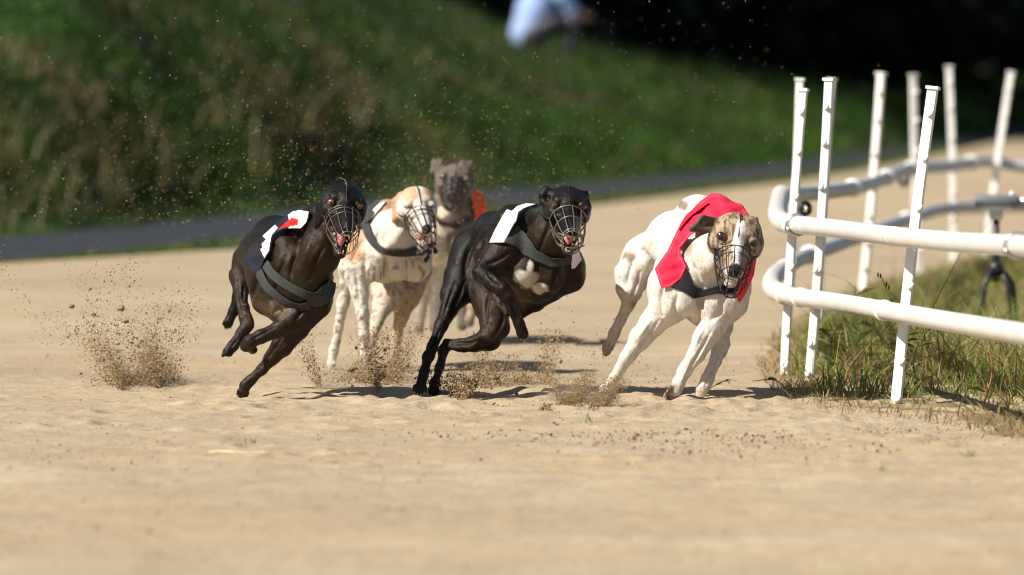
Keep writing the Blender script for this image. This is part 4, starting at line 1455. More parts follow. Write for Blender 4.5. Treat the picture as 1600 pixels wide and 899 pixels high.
# =========================================================== black dog in the middle
fig = Fig(foot_y(625))
root = empty('racing_dog', tuple(fig.W([(660, -625, 0)])[0]))
tag(root, 'black racing dog with white coat and wire basket muzzle, in the middle of the pack', 'dog', 'racing dogs')
B = Body()
B.chain([(848, 412, 15, 52), (815, 398, -60, 56), (778, 382, -140, 39), (754, 398, -185, 40)], 16, BLK, 20)
B.chain([(838, 360, 10, 36), (806, 355, -70, 32), (772, 366, -150, 32), (748, 392, -200, 30)], 12, BLK, 16)
B.chain([(834, 438, 10, 36), (802, 440, -50, 36), (778, 436, -110, 28)], 14, BRN_SHEEN, 14)
B.chain([(806, 360, 34, 20), (792, 385, 44, 26), (778, 405, 52, 24)], 8, BRN_SHEEN, 10)          # shoulder
B.ell((762, 402, 10), (22, 30, 26), None, 8, BRN_SHEEN)                                          # triceps
B.ell((886, 420, 18), (28, 38, 28), None, 12, BLK)
B.ell((816, 428, 46), (24, 26, 26), None, 9, BRN_SHEEN, 1, DN)                                   # breast, two halves
B.ell((862, 430, 50), (22, 27, 26), None, 9, BRN_SHEEN, 1, DN)
B.chain([(848, 398, 36, 40), (862, 372, 54, 34), (872, 350, 62, 28)], 12, BRN_SHEEN, 10, (-.1, -1, -.5))
B.chain([(826, 352, 20, 20), (850, 340, 44, 22), (866, 330, 58, 20)], 9, BLK, 10, (-.6, -.6, -.5))
torso3 = Body(); torso3.ops = list(B.ops)
B.slim = .90
B.chain([(742, 398, -170, 40), (722, 438, -135, 29), (711, 462, -112, 22), (702, 482, -98, 15.5), (690, 508, -72, 11.5), (675, 544, -40, 8.8), (670, 556, -30, 9.6), (664, 578, -15, 8), (658, 602, -2, 8.6)], 11, BLK, 6)
B.chain([(708, 452, -112, 10), (698, 482, -84, 8), (690, 506, -64, 5)], 5, BRN_SHEEN, 4)
paw(B, (657, 604, -2), (-.15, -.7, .85), BLK, .95, up=(0, 1, .35), spread=1.15)
B.chain([(764, 430, -140, 40), (768, 478, -92, 28), (774, 510, -55, 22), (764, 530, -42, 18), (742, 538, -48, 14), (718, 540, -60, 10), (700, 538, -70, 9), (693, 548, -68, 8.6), (687, 575, -56, 7.2), (680, 598, -40, 8), (678, 606, -34, 8.3)], 11, BRN_SHEEN, 6)
B.chain([(752, 540, -34, 8), (726, 545, -46, 6), (702, 542, -60, 5)], 4, BRN_SHEEN, 4)
paw(B, (678, 606, -34), (.0, -.8, .7), BLK, .85, up=(0, 1, .3))
B.chain([(782, 404, 48, 26), (760, 418, 62, 18), (752, 427, 72, 15), (768, 441, 98, 14), (786, 454, 116, 13.5), (793, 463, 118, 12.6), (801, 482, 116, 10.4), (811, 505, 112, 9.6), (816, 518, 110, 10.8)], 9, BLK, 5)
paw(B, (817, 518, 110), (.25, -1, .1), BLK, .8, up=(.3, 0, 1))
B.chain([(886, 432, 10, 28), (864, 456, -5, 15), (838, 475, -16, 12), (812, 490, -30, 11)], 12, BLK, 6)
B.chain([(774, 440, -50, 12), (782, 474, -20, 8), (794, 486, -14, 9)], 7, BRN_SHEEN, 5)
B.chain([(745, 395, -205, 9), (740, 440, -250, 5), (748, 480, -270, 3)], 5, BLK, 4)
fr = frame((.08, -.36, .93), math.radians(5))
L3 = 143
B.slim = 1.0
P, J = add_head(B, (888, 325, 122), L3, fr, BLK, 26, wide=1.06, lid=(0.030, 0.024, 0.021), eye=(.044, .033))
# small folded ears
B.chain([(862, 304, 104, 7.5), (853, 299, 102, 7), (848, 306, 104, 6.5), (849, 316, 106, 6), (853, 324, 106, 4.5)], 5, BLK, 4)
B.ell((855, 309, 113), (3, 6, 4), None, 3, None, -1)
B.tri((902, 304, 98), (916, 301, 92), (915, 324, 96), 3.6, 5, BLK)
REL3 = [([(774, 344), (759, 372), (748, 396), (741, 414)], 5, -4.5, -120, 90), ([(752, 346), (738, 372), (729, 402), (727, 430)], 5, -4.2, -190, 40), ([(792, 328), (778, 350), (768, 372)], 4.5, -3, -100, 90), ([(764, 350), (748, 378)], 5, 2.4, -190, 40),
        ([(800, 392), (776, 408), (756, 414)], 4, -2.2, 10, 140), ([(742, 412), (746, 436), (762, 450)], 4, -3.5, -80, 60), ([(838, 402), (838, 428), (832, 452)], 4.5, -4.2, 10, 120), ([(796, 420), (806, 442), (822, 458)], 4.5, -3.6, 0, 120), ([(872, 404), (868, 432), (858, 456)], 4.5, -3.4, 0, 120),
        ([(726, 440), (716, 466), (704, 492)], 3.5, -3, -200, 0), ([(712, 440), (702, 466), (692, 496)], 3, -2, -200, 0), ([(688, 515), (676, 545)], 2.5, -1.8, -120, 20), ([(770, 440), (762, 470), (758, 505)], 4, -3, -160, 0), ([(785, 470), (786, 500), (772, 528)], 4, -2.2, -160, 20), ([(756, 530), (732, 536), (708, 536)], 3, -2.2, -110, 20),
        ([(762, 428), (778, 444)], 3, -2.4, 50, 150), ([(797, 470), (808, 500)], 2.6, -2.2, 80, 150), ([(804, 470), (814, 500)], 2.2, 1.4, 80, 150), ([(664, 590), (660, 604)], 2.2, -1.6, -40, 30), ([(862, 345), (850, 372), (842, 396)], 4, -2.6, 20, 120), ([(806, 340), (792, 366), (788, 385)], 4, -2, 0, 110)]


def paint3(Pq, Nn, C):
    w = np.maximum(blob(Pq, (822, 434, 60), (17, 16, 60), .4, 5, .4), blob(Pq, (842, 450, 50), (12, 9, 60), .4, 6, .4))
    w = np.maximum(w, blob(Pq, (828, 418, 60), (5, 9, 50), .5, 7, .4))
    C = C * (1 - w) + np.array((0.62, 0.57, 0.50)) * w
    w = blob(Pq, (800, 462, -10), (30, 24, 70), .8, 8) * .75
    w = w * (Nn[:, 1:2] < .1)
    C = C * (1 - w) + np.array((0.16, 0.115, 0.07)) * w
    return C


build_body('body', B, fig, root, M['fur_black'], BLK, 1.5, paint3, relief=REL3, fur=60000, furmat=M['hair_black'])
eyeball(root, fig, P, L3, fr, (0.09, 0.04, 0.018))
mouth_parts(root, fig, P, J, L3, fr)
muzzle(root, fig, P, L3, M['wire_steel'], 1.05, 11, (.06, .34), -.16, 1.0, loop=False, bars=True, head_wire=True)
claws(root, fig, (657, 604, -2), (-.15, -.7, .85), .95, up=(0, 1, .35), spread=1.15)
claws(root, fig, (817, 518, 110), (.25, -1, .1), .8, up=(.3, 0, 1))
cp3 = [(764, 380), (772, 362), (785, 338), (792, 327), (800, 330), (808, 322), (822, 318), (838, 319), (822, 324), (810, 332), (807, 346), (800, 356), (788, 380)]
form = Body(); form.ops = list(torso3.ops)
form.chain([(812, 375, 20, 50), (820, 350, -10, 32)], 12, None, 8)
drape('racing_coat', form, cp3, fig, root, M['cloth'], 3.5, 1.7, -70, 120, 1.2, None, (0.68, 0.67, 0.66), ripple=1.1)
drape('coat_flap', torso3, [(894, 396), (903, 388), (909, 406), (898, 420), (892, 420)], fig, root, M['cloth'], 5, 1.7, -40, 120, 1.2, None, (0.62, 0.62, 0.70))
drape('chest_strap', torso3, [(788, 379), (800, 356), (808, 350), (822, 366), (840, 392), (862, 404), (893, 402), (893, 414), (862, 418), (836, 408), (818, 398), (806, 386)], fig, root, M['felt'], 3.4, 1.6, -40, 140, 1.2, None, (0.04, 0.04, 0.04))

# =========================================================== white dog in the red coat
fig = Fig(foot_y(632))
root = empty('racing_dog', tuple(fig.W([(1050, -632, 0)])[0]))
tag(root, 'white racing dog with brindle head and bright red coat, rightmost beside the fence', 'dog', 'racing dogs')
WH = (0.72, 0.66, 0.59); PK = (0.66, 0.50, 0.43)
B = Body()
B.chain([(1106, 432, 10, 56), (1088, 405, -90, 56), (1050, 380, -190, 37), (1014, 408, -260, 36)], 16, WH, 20)
B.chain([(1122, 352, -10, 36), (1092, 342, -100, 34), (1050, 366, -200, 30), (1016, 398, -270, 28)], 12, WH, 16)
B.chain([(1100, 462, 12, 40), (1080, 462, -70, 34)], 14, WH, 14)
B.chain([(1048, 420, 20, 26), (1050, 450, 34, 30), (1052, 474, 40, 28)], 9, WH, 10)
B.chain([(1150, 420, 15, 24), (1142, 450, 36, 30), (1134, 474, 44, 28)], 9, WH, 10)
B.ell((1028, 452, 8), (18, 32, 26), None, 8, WH)                                           # triceps
B.ell((1072, 466, 56), (22, 28, 20), None, 8, WH, 1, DN)                                   # breast, two halves
B.ell((1116, 468, 58), (22, 28, 20), None, 8, WH, 1, DN)
B.ell((1095, 486, 42), (17, 18, 26), None, 8, PK)
B.chain([(1094, 428, 42, 38), (1110, 404, 60, 35), (1130, 384, 70, 30)], 12, WH, 12, (-.2, -1, -.4))
B.chain([(1098, 430, 70, 14), (1112, 412, 84, 15), (1124, 398, 90, 13)], 7, WH, 8, (-.2, -1, -.4))
torso4 = Body(); torso4.ops = list(B.ops)
B.slim = .90
B.chain([(1046, 475, 30, 31), (1020, 506, 30, 20), (1001, 529, 28, 17), (980, 559, 25, 12.6), (960, 590, 22, 8.6), (949, 606, 22, 8.2)], 10, WH, 6)
paw(B, (949, 606, 22), (-.6, -.8, .5), WH, .9, up=(-.2, .5, 1))
B.chain([(1136, 472, 40, 32), (1115, 507, 50, 21), (1101, 529, 56, 17.5), (1087, 555, 62, 15), (1070, 580, 66, 12), (1060, 600, 70, 11.2), (1055, 611, 72, 11.5)], 10, WH, 6)
paw(B, (1052, 610, 72), (-.95, -.4, .45), (0.10, 0.055, 0.035), 1.0, up=(-.4, .75, -.5), spread=1.3)
B.chain([(1055, 425, -220, 40), (1100, 478, -130, 32), (1122, 508, -85, 22), (1127, 536, -60, 14), (1124, 548, -52, 12), (1117, 565, -36, 10), (1106, 592, -12, 10.6), (1099, 606, -4, 11.5)], 12, WH, 6)
paw(B, (1098, 607, -4), (-.5, -.95, .45), PK, 1.0, up=(-.1, .5, 1), spread=.75)
B.chain([(1010, 410, -250, 42), (990, 430, -222, 29), (984, 452, -212, 21), (983, 468, -220, 12.5), (981, 478, -226, 10.4), (970, 500, -240, 8.6), (960, 522, -250, 9.2), (952, 540, -252, 9.6)], 12, WH, 5)
paw(B, (951, 540, -252), (-.45, -1, .1), (0.46, 0.35, 0.25), 1.0, up=(-.6, .2, 1), spread=.62)
B.ell((988, 470, -215), (4, 8, 5), None, 3, (0.06, 0.045, 0.04))
B.chain([(1010, 405, -285, 9), (1010, 440, -330, 5), (1020, 480, -350, 3)], 5, WH, 4)
fr = frame((-.02, -.48, .87), math.radians(13))
L4 = 160
BRD = (0.42, 0.31, 0.20)
B.slim = 1.0
P, J = add_head(B, (1151, 376, 130), L4, fr, BRD, 10, lip=(0.16, 0.115, 0.085), lid=(0.20, 0.135, 0.10), wide=1.12, eye=(.046, .036))
EAR = (0.10, 0.07, 0.05)
# ear flying out at the side
B.tri((1116, 344, 112), (1098, 339, 128), (1081, 358, 132), 3.6, 6, EAR); B.tri((1116, 344, 112), (1081, 358, 132), (1108, 360, 124), 3.6, 6, EAR)
B.tri((1162, 341, 104), (1181, 343, 106), (1185, 366, 110), 3.6, 6, (0.2, 0.14, 0.10))
REL4 = [([(1040, 440), (1032, 465), (1036, 492)], 4, -3.2, -20, 90), ([(1096, 448), (1094, 474), (1092, 500)], 4.5, -4.2, 20, 120), ([(1060, 455), (1054, 480), (1062, 500), (1078, 500)], 4.5, -3.2, 0, 110), ([(1128, 462), (1126, 486), (1112, 500)], 4.5, -3.0, 10, 120),
        ([(1003, 392), (1016, 412), (1014, 440), (1004, 455)], 5, -5, -260, -120), ([(992, 400), (984, 425), (978, 448)], 4, -2.4, -280, -150), ([(1000, 425), (994, 448), (988, 462)], 3, -2.2, -280, -150), ([(1040, 372), (1030, 400), (1024, 425)], 5, -2.4, -260, -60), ([(1058, 345), (1046, 380)], 4, -1.6, -220, -30), ([(1062, 392), (1044, 420)], 4, -2.0, -160, 40),
        ([(1030, 500), (1008, 532), (986, 562)], 3, -2.2, 10, 80), ([(1016, 502), (996, 530)], 3, 1.6, 10, 80), ([(1110, 520), (1092, 552), (1070, 588)], 3, -2.6, 30, 110), ([(1100, 512), (1084, 545)], 3, 1.8, 30, 110), ([(1078, 570), (1064, 596)], 2, 1.4, 30, 110), ([(1124, 545), (1112, 580), (1102, 604)], 2.6, -2, -80, 40), ([(976, 485), (962, 515)], 2.4, -1.8, -290, -190), ([(954, 530), (946, 550)], 2.2, -1.8, -290, -190),
        ([(1080, 410), (1090, 430), (1096, 446)], 4, -2.6, 30, 130)]


R4, F4_, U4 = fr


def paint4(Pq, Nn, C):
    V = np.stack([Pq[:, 0], -Pq[:, 1], Pq[:, 2]], -1)
    o = np.array([1151, -376, 128])
    lx = (V - o) @ R4 / L4; ly = (V - o) @ F4_ / L4; lz = (V - o) @ U4 / L4
    head = (np.abs(lx) < .3) & (ly > -.42) & (lz > -.5) & (lz < .34)
    # brindle stripes on the head and the side of the neck
    st = value_noise(lx * 60 + lz * 14, lz * 16 + ly * 22, 1.0, 15) + .6 * value_noise(lx * 120, lz * 60 + ly * 40, 1.0, 16)
    w = np.clip((st - .12) * 2.6, 0, 1)[:, None] * .85
    isb = np.clip((.6 - np.abs(C - np.array(WH)).sum(1) * -1) * 0, 0, 1)
    br = (np.linalg.norm(C - np.array(BRD), axis=1) < .22)[:, None]
    C = np.where(br & head[:, None], C * (1 - w) + np.array((0.065, 0.045, 0.034)) * w, C)
    dk = (blob(np.stack([lx, ly, lz], -1) * 100, (-15, 8, -12), (9, 14, 9), .7, 17, .0) * .7)
    C = np.where(head[:, None], C * (1 - dk) + np.array((0.045, 0.032, 0.026)) * dk, C)
    blaze = np.clip((.052 + .014 * np.sin(ly * 9) - np.abs(lx - .012)) / .012, 0, 1) * (lz > -.09) * (ly > -.12) * (ly < .49) * head
    mzl = np.clip((ly - .36) / .06, 0, 1) * np.clip((-.075 - lz) / .03, 0, 1) * (ly < .52) * head
    wv = np.maximum(blaze, mzl * .75)[:, None]
    C = C * (1 - wv) + np.array((0.74, 0.70, 0.66)) * wv
    # dark whiskers side of the muzzle and lips
    nose = ((ly > .515) & head)[:, None]
    C = np.where(nose, np.array((0.008, 0.008, 0.009)), C)
    thr = blob(Pq, (1066, 380, 30), (26, 26, 60), .7, 18) * .8
    C = C * (1 - thr) + np.array((0.26, 0.18, 0.10)) * thr
    # throat stays white
    tw = np.clip((-.21 - lz) / .05, 0, 1)[:, None] * head[:, None] * (ly < .12)[:, None]
    C = C * (1 - tw) + np.array(WH) * tw
    # speckles and soiled feet
    sp = np.clip((value_noise(Pq[:, 0], Pq[:, 1] + Pq[:, 2], .16, 19) - .55) * 5, 0, 1)[:, None] * .35
    C = np.where(head[:, None], C, C * (1 - sp) + np.array((0.40, 0.29, 0.22)) * sp)
    dirt = (np.clip((Pq[:, 1] - 585) / 45, 0, 1) * np.clip(value_noise(Pq[:, 0], Pq[:, 1], .12, 20) + .35, 0, 1))[:, None] * .55
    C = C * (1 - dirt) + np.array((0.36, 0.26, 0.16)) * dirt
    hd = (Pq[:, 2] < -190)[:, None] * np.clip((Pq[:, 1] - 440) / 110, 0, 1)[:, None] * .3
    C = C * (1 - hd) + np.array((0.40, 0.30, 0.20)) * hd
    pat = blob(Pq, (985, 402, -240), (12, 9, 60), .5, 22) + blob(Pq, (1068, 322, -100), (9, 9, 60), .5, 23)
    pat = np.clip(pat, 0, 1) * .8
    C = C * (1 - pat) + np.array((0.14, 0.09, 0.05)) * pat
    return C


build_body('body', B, fig, root, M['fur_light'], WH, 1.5, paint4, relief=REL4, fur=60000, furmat=M['hair_light'])
eyeball(root, fig, P, L4, fr, (0.035, 0.018, 0.011))
mouth_parts(root, fig, P, J, L4, fr, False)
muzzle(root, fig, P, L4, M['wire_dark'], .95, 13, (.04, .12, .24, .5), -.17, 0.92, loop=False)
claws(root, fig, (1052, 610, 72), (-.95, -.4, .45), 1.0, up=(-.4, .75, -.5), spread=1.3)
form = Body(); form.ops = list(torso4.ops)
form.chain([(1126, 380, 15, 60), (1104, 366, -90, 60)], 12, None, 12)
form.ell((1150, 420, 30), (30, 52, 50), None, 14)
form.ell((1052, 415, 25), (22, 34, 40), None, 14)
red_poly = [(1023, 420), (1043, 392), (1058, 360), (1072, 338), (1092, 316), (1112, 302), (1138, 304), (1160, 320), (1174, 342), (1183, 375), (1182, 405), (1178, 430), (1166, 458), (1155, 474), (1150, 462), (1160, 430), (1150, 380), (1120, 352), (1092, 360), (1079, 368), (1063, 388), (1064, 399), (1073, 416), (1065, 436), (1047, 449), (1033, 450)]


def coat4(Pq, C):
    x, y, w = Pq.T
    s = np.clip(1 - np.abs(poly_sdf(red_poly, x, y) + 3.2) / .9, 0, 1) * .35
    C = C * (1 - s[:, None]) + np.array((.8, .25, .25)) * s[:, None]
    # the turned hem with its two white tags
    for c in ((1079.5, 333), (1066, 350)):
        m = (((x - c[0]) * .75 + (y - c[1]) * .66) ** 2 / 4 + ((x - c[0]) * .66 - (y - c[1]) * .75) ** 2 / 16) < 1
        C[m] = (.75, .72, .72)
    return C


drape('racing_coat', form, red_poly, fig, root, M['cloth'], 4, 1.8, -120, 150, 1.3, coat4, (0.70, 0.022, 0.062), ripple=1.1)
form2 = Body(); form2.ops = list(form.ops)
drape('coat_hem', form2, ribbon_poly([(1060, 359), (1074, 339), (1092, 325), (1107, 317)], [3, 7, 7, 2]), fig, root, M['cloth'], 9, 1.5, -120, 60, 1.2, None, (0.60, 0.016, 0.04))
black_poly = [(1046, 448), (1065, 436), (1073, 420), (1077, 430), (1084, 446), (1098, 453), (1120, 448), (1158, 440), (1158, 462), (1120, 459), (1084, 467), (1071, 457)]
drape('coat_collar', torso4, black_poly, fig, root, M['cloth'], 3.4, 1.5, -20, 150, 1.2, None, (0.014, 0.014, 0.018))

# =========================================================== tan and white dog behind the left one
fig = Fig(foot_y(584))
root = empty('racing_dog', tuple(fig.W([(540, -584, 0)])[0]))
tag(root, 'tan and white racing dog with closed eyes running behind the left black dog', 'dog', 'racing dogs')
TAN = (0.50, 0.30, 0.15)
B = Body()
B.chain([(602, 392, 20, 50), (604, 382, -80, 52), (618, 392, -190, 42), (626, 402, -240, 38)], 18, TAN, 18)
B.chain([(600, 350, 10, 34), (606, 345, -100, 30), (622, 368, -220, 28)], 16, TAN, 14)
B.ell((560, 398, 22), (30, 40, 34), None, 16, TAN)
B.ell((648, 404, 18), (28, 38, 32), None, 16, (0.62, 0.52, 0.42))
B.chain([(602, 390, 40, 38), (618, 364, 54, 35), (636, 342, 60, 28)], 12, WH, 10, (-.2, -1, -.4))
B.ell((586, 415, 46), (19, 25, 20), None, 7, WH, 1, DN); B.ell((622, 415, 46), (19, 25, 20), None, 7, WH, 1, DN)
B.chain([(596, 400, 70, 9), (612, 380, 82, 10), (626, 362, 86, 9)], 6, WH, 8, (-.2, -1, -.4))
torso2 = Body(); torso2.ops = list(B.ops)
B.slim = .90
B.chain([(550, 412, 22, 26), (543, 442, 16, 13), (536, 475, 10, 10), (529, 512, 4, 8), (522, 548, 0, 7), (519, 565, 2, 7.5)], 12, WH, 6)
paw(B, (519, 565, 2), (-.2, -.9, .5), WH, .8)
B.chain([(558, 424, 36, 24), (562, 458, 44, 14.5), (566, 490, 48, 11), (569, 525, 46, 8.5), (571, 548, 44, 8)], 12, WH, 6)
paw(B, (571, 550, 44), (0, -.9, .5), WH, .8)
B.chain([(612, 430, -190, 36), (602, 465, -150, 22), (591, 497, -120, 12), (580, 532, -95, 8), (574, 562, -80, 8)], 12, (0.62, 0.52, 0.42), 6)
B.chain([(640, 420, -200, 36), (634, 462, -170, 24), (628, 490, -165, 13), (620, 525, -175, 9), (616, 560, -178, 8)], 12, (0.50, 0.38, 0.27), 6)
paw(B, (574, 560, -80), (0, -.9, .5), WH, .8); paw(B, (616, 560, -178), (0, -.9, .5), TAN, .8)
B.chain([(626, 390, -270, 9), (640, 430, -320, 5), (650, 460, -340, 3)], 5, TAN, 4)
fr = frame((.18, -.42, .88), math.radians(4))
L2 = 128
B.slim = 1.0
P, J = add_head(B, (655, 323, 116), L2, fr, (0.68, 0.60, 0.52), 24, lip=(0.42, 0.34, 0.28), lid=(0.6, 0.52, 0.44), shut=True)
B.tri((626, 304, 98), (614, 314, 96), (616, 344, 94), 3.4, 5, (0.52, 0.34, 0.20)); B.tri((626, 304, 98), (616, 344, 94), (628, 332, 98), 3.4, 5, (0.56, 0.38, 0.24))
B.tri((672, 310, 96), (679, 318, 88), (678, 338, 90), 3.2, 5, (0.5, 0.4, 0.32))
R2, F2, U2 = fr


def paint2(Pq, Nn, C):
    V = np.stack([Pq[:, 0], -Pq[:, 1], Pq[:, 2]], -1)
    o = np.array([655, -323, 116])
    lx = (V - o) @ R2 / L2; ly = (V - o) @ F2 / L2; lz = (V - o) @ U2 / L2
    head = (np.abs(lx) < .32) & (ly > -.42) & (lz > -.5)
    cap = head & (ly < .06) & (lz > .06 + .1 * np.abs(lx)) & (np.abs(lx) > .04)
    cw = (np.clip((lz - .04) / .05, 0, 1) * np.clip((np.abs(lx - .03) - .035) / .03, 0, 1) * np.clip((.05 - ly) / .05, 0, 1) * head)[:, None] * .8
    C = C * (1 - cw) + np.array((0.50, 0.31, 0.17)) * cw
    # closed eyes: the lid line
    for s in (-1, 1):
        q = np.abs(lz - (.028 - .5 * (np.abs(lx) - .14) * .5)) < .009
        m = head & q & (np.sign(lx) == s) & (np.abs(np.abs(lx) - .145) < .055) & (ly > -.1) & (ly < .12)
        C[m] = (0.05, 0.035, 0.03)
    C[head & (ly > .515)] = (0.012, 0.011, 0.012)
    low = np.clip((Pq[:, 1] - 405) / 25, 0, 1)[:, None] * (Pq[:, 2] > -60)[:, None] * .8
    C = C * (1 - low) + np.array(WH) * low
    sp = np.clip((value_noise(Pq[:, 0], Pq[:, 1] + Pq[:, 2], .2, 29) - .35) * 5, 0, 1)[:, None] * np.clip((Pq[:, 1] - 390) / 40, 0, .75)[:, None]
    C = C * (1 - sp) + np.array((0.20, 0.14, 0.085)) * sp
    return C


REL2 = [([(604, 398), (603, 422), (600, 440)], 4, -3.6, 0, 120), ([(570, 400), (570, 425), (580, 438)], 4, -3, 0, 120), ([(636, 402), (638, 425), (628, 440)], 4, -3, 0, 120), ([(600, 345), (588, 370), (580, 392)], 4, -2.6, 0, 120), ([(556, 430), (562, 470)], 3, -2, 0, 80), ([(575, 365), (560, 385), (550, 408)], 4, -2.2, -40, 80)]
build_body('body', B, fig, root, M['fur_light'], TAN, 1.7, paint2, relief=REL2, fur=40000, furmat=M['hair_light'])
mouth_parts(root, fig, P, J, L2, fr)
muzzle(root, fig, P, L2, M['wire_dark'], .75, 13, (.05, .14, .26), -.16, .98, loop=False)
for line, w in (([(570, 350), (578, 372), (592, 388), (612, 396), (640, 396), (662, 390)], [13, 12, 10, 9, 11, 15]), ([(556, 352), (572, 344), (584, 330)], [9, 8, 6]), ([(572, 340), (582, 322), (596, 310), (610, 308)], [10, 6, 5, 5])):
    drape('chest_strap', torso2, ribbon_poly(line, w), fig, root, M['felt'], 3.5, 1.6, -40, 150, 1.2, None, (0.03, 0.03, 0.035))
drape('racing_coat', torso2, [(572, 344), (580, 330), (592, 318), (604, 314), (594, 326), (580, 342)], fig, root, M['cloth'], 2.6, 1.5, -80, 120, 1.2, None, (0.75, 0.75, 0.75))
cl = MB(); cc = np.array([664, -392, 92]); 
for k in range(26):
    cl.ball(fig.W([cc + rng.normal(0, 1, 3) * (7, 6, 6)])[0], fig.s * rng.uniform(2.5, 5), None, 7, 5)
cl.build('harness_pad', M['felt'], root)

# =========================================================== grey dog at the back
fig = Fig(23.3)
root = empty('racing_dog', tuple(fig.W([(705, -535, 0)])[0]))
tag(root, 'grey brindle racing dog with pricked ears and orange coat, hindmost of the pack', 'dog', 'racing dogs')
GRY = (0.15, 0.118, 0.095)
B = Body()
B.chain([(704, 392, 10, 48), (700, 378, -90, 50), (705, 385, -220, 40)], 18, (0.36, 0.28, 0.2), 18)
B.ell((672, 398, 10), (24, 38, 30), None, 14, (0.42, 0.34, 0.25)); B.ell((734, 398, 10), (24, 38, 30), None, 14, (0.36, 0.28, 0.2))
B.chain([(702, 370, 28, 40), (703, 336, 38, 37), (708, 306, 44, 28)], 12, GRY, 10, (0, -1, -.4))
torso5 = Body(); torso5.ops = list(B.ops)
B.chain([(668, 415, 10, 22), (662, 455, 8, 12), (658, 490, 4, 8), (655, 512, 4, 8)], 12, (0.42, 0.34, 0.25), 6)
B.chain([(736, 415, 10, 22), (742, 450, 20, 12), (738, 480, 30, 8), (733, 500, 34, 8)], 12, (0.36, 0.28, 0.2), 6)
B.chain([(690, 420, -200, 32), (684, 465, -170, 14), (680, 512, -150, 8)], 12, GRY, 6)
B.chain([(722, 420, -200, 32), (726, 465, -170, 14), (722, 508, -160, 8)], 12, GRY, 6)
for q in ((655, 510, 4), (733, 500, 34), (680, 508, -150), (722, 506, -160)): paw(B, q, (0, -.9, .5), GRY, .75)
fr = frame((-.05, -.22, .97), math.radians(6))
L5 = 122
B.slim = 1.0
P, J = add_head(B, (711, 282, 92), L5, fr, GRY, 10, wide=1.05, lip=(0.05, 0.04, 0.035))
B.tri((692, 272, 76), (675, 268, 74), (678, 253, 74), 3.4, 6, GRY); B.tri((692, 272, 76), (678, 253, 74), (690, 251, 78), 3.6, 6, GRY)
B.tri((718, 272, 76), (737, 274, 74), (735, 256, 74), 3.4, 6, GRY); B.tri((718, 272, 76), (735, 256, 74), (722, 253, 78), 3.6, 6, GRY)
R5, F5, U5 = fr


def paint5(Pq, Nn, C):
    V = np.stack([Pq[:, 0], -Pq[:, 1], Pq[:, 2]], -1)
    o = np.array([711, -282, 92])
    lx = (V - o) @ R5 / L5; ly = (V - o) @ F5 / L5; lz = (V - o) @ U5 / L5
    head = (np.abs(lx) < .32) & (ly > -.42) & (lz > -.5)
    st = np.clip(value_noise(lx * 40 + lz * 20, lz * 20 + ly * 20, 1., 35), 0, 1)[:, None] * .5
    C = np.where(head[:, None], C * (1 - st) + np.array((0.09, 0.07, 0.055)) * st, C)
    m = (np.clip((ly - .12) / .12, 0, 1) * head)[:, None] * .75
    C = C * (1 - m) + np.array((0.055, 0.045, 0.04)) * m
    w = blob(Pq, (688, 358, 60), (20, 11, 60), .5, 36)
    w = np.maximum(w, blob(Pq, (690, 332, 60), (12, 8, 60), .5, 37))
    return C * (1 - w) + np.array((0.68, 0.58, 0.44)) * w


build_body('body', B, fig, root, M['fur_light'], GRY, 2.0, paint5, relief=[([(704, 362), (704, 400)], 4, -3.5, 0, 120)], fur=20000, furmat=M['hair_light'])
eyeball(root, fig, P, L5, fr, (0.10, 0.05, 0.02))
muzzle(root, fig, P, L5, M['wire_dark'], 1.0, 12, (.05, .15, .3, .5), -.14, .9, loop=False)
form = Body(); form.ops = list(torso5.ops); form.chain([(722, 330, 20, 36), (715, 345, -60, 44)], 12, None, 10)
drape('racing_coat', form, [(734, 278), (745, 286), (754, 300), (760, 322), (762, 345), (748, 352), (742, 340), (738, 310)], fig, root, M['cloth'], 3.5, 2.2, -90, 100, 1.5, None, (0.72, 0.10, 0.018))
drape('coat_collar', torso5, [(676, 335), (690, 345), (712, 348), (736, 340), (738, 350), (712, 358), (686, 352)], fig, root, M['cloth'], 3, 1.8, -20, 120, 1.5, None, (0.02, 0.018, 0.018))

# =========================================================== person sitting on the bank
PYD = 57.0
for _ in range(40):
    q = at(855, 74, PYD); PYD += 0.4 if q[2] > float(terrain(q[0], q[1])) else -0.4
fig = Fig(PYD); _W = fig.W
fig.W = lambda P_: _W(np.atleast_2d(np.asarray(P_, float)) - np.array([[0, 11, 0]]))
K = FPX / PYD / 210.0
q0 = fig.W([(845, -62, 0)])[0]
B = Body()
TR = (0.02, 0.022, 0.035); SK = (0.45, 0.27, 0.19)
B.chain([(826, 42, 0, 24), (838, 5, 0, 25), (858, -42, 0, 27), (866, -62, 0, 20)], 10, SK, 8)          # trunk
B.chain([(868, -66, 0, 12), (876, -84, 0, 11)], 6, SK, 4)
B.ell((884, -104, 0), (18, 23, 17), None, 6, SK); B.ell((900, -98, 0), (6, 6, 5), None, 4, SK)
for s in (-1, 1):
    B.chain([(830, 46, s * 14, 18), (866, 26, s * 22, 15), (898, 30, s * 20, 11), (892, 62, s * 20, 9), (888, 92, s * 20, 7), (906, 97, s * 20, 6)], 8, TR, 5)
    B.chain([(862, -50, s * 24, 12), (880, -18, s * 30, 9), (896, 10, s * 24, 7.5), (912, 14, s * 14, 6)], 8, SK, 5)
    for k in range(4): B.chain([(911, 13, s * 14, 4), (919, 11 + 2.6 * k, s * 14 - 2, 2.3), (925, 14 + 2.6 * k, s * 12, 1.9)], 2, SK, 2)
    B.chain([(909, 11, s * 12, 3.2), (914, 5, s * 9, 2.2)], 2, SK, 2)
gsink = 0
body = build_body('person', B, fig, None, attr_mat('person_skin', .6, .3, var=.1), SK, 1.9, None)
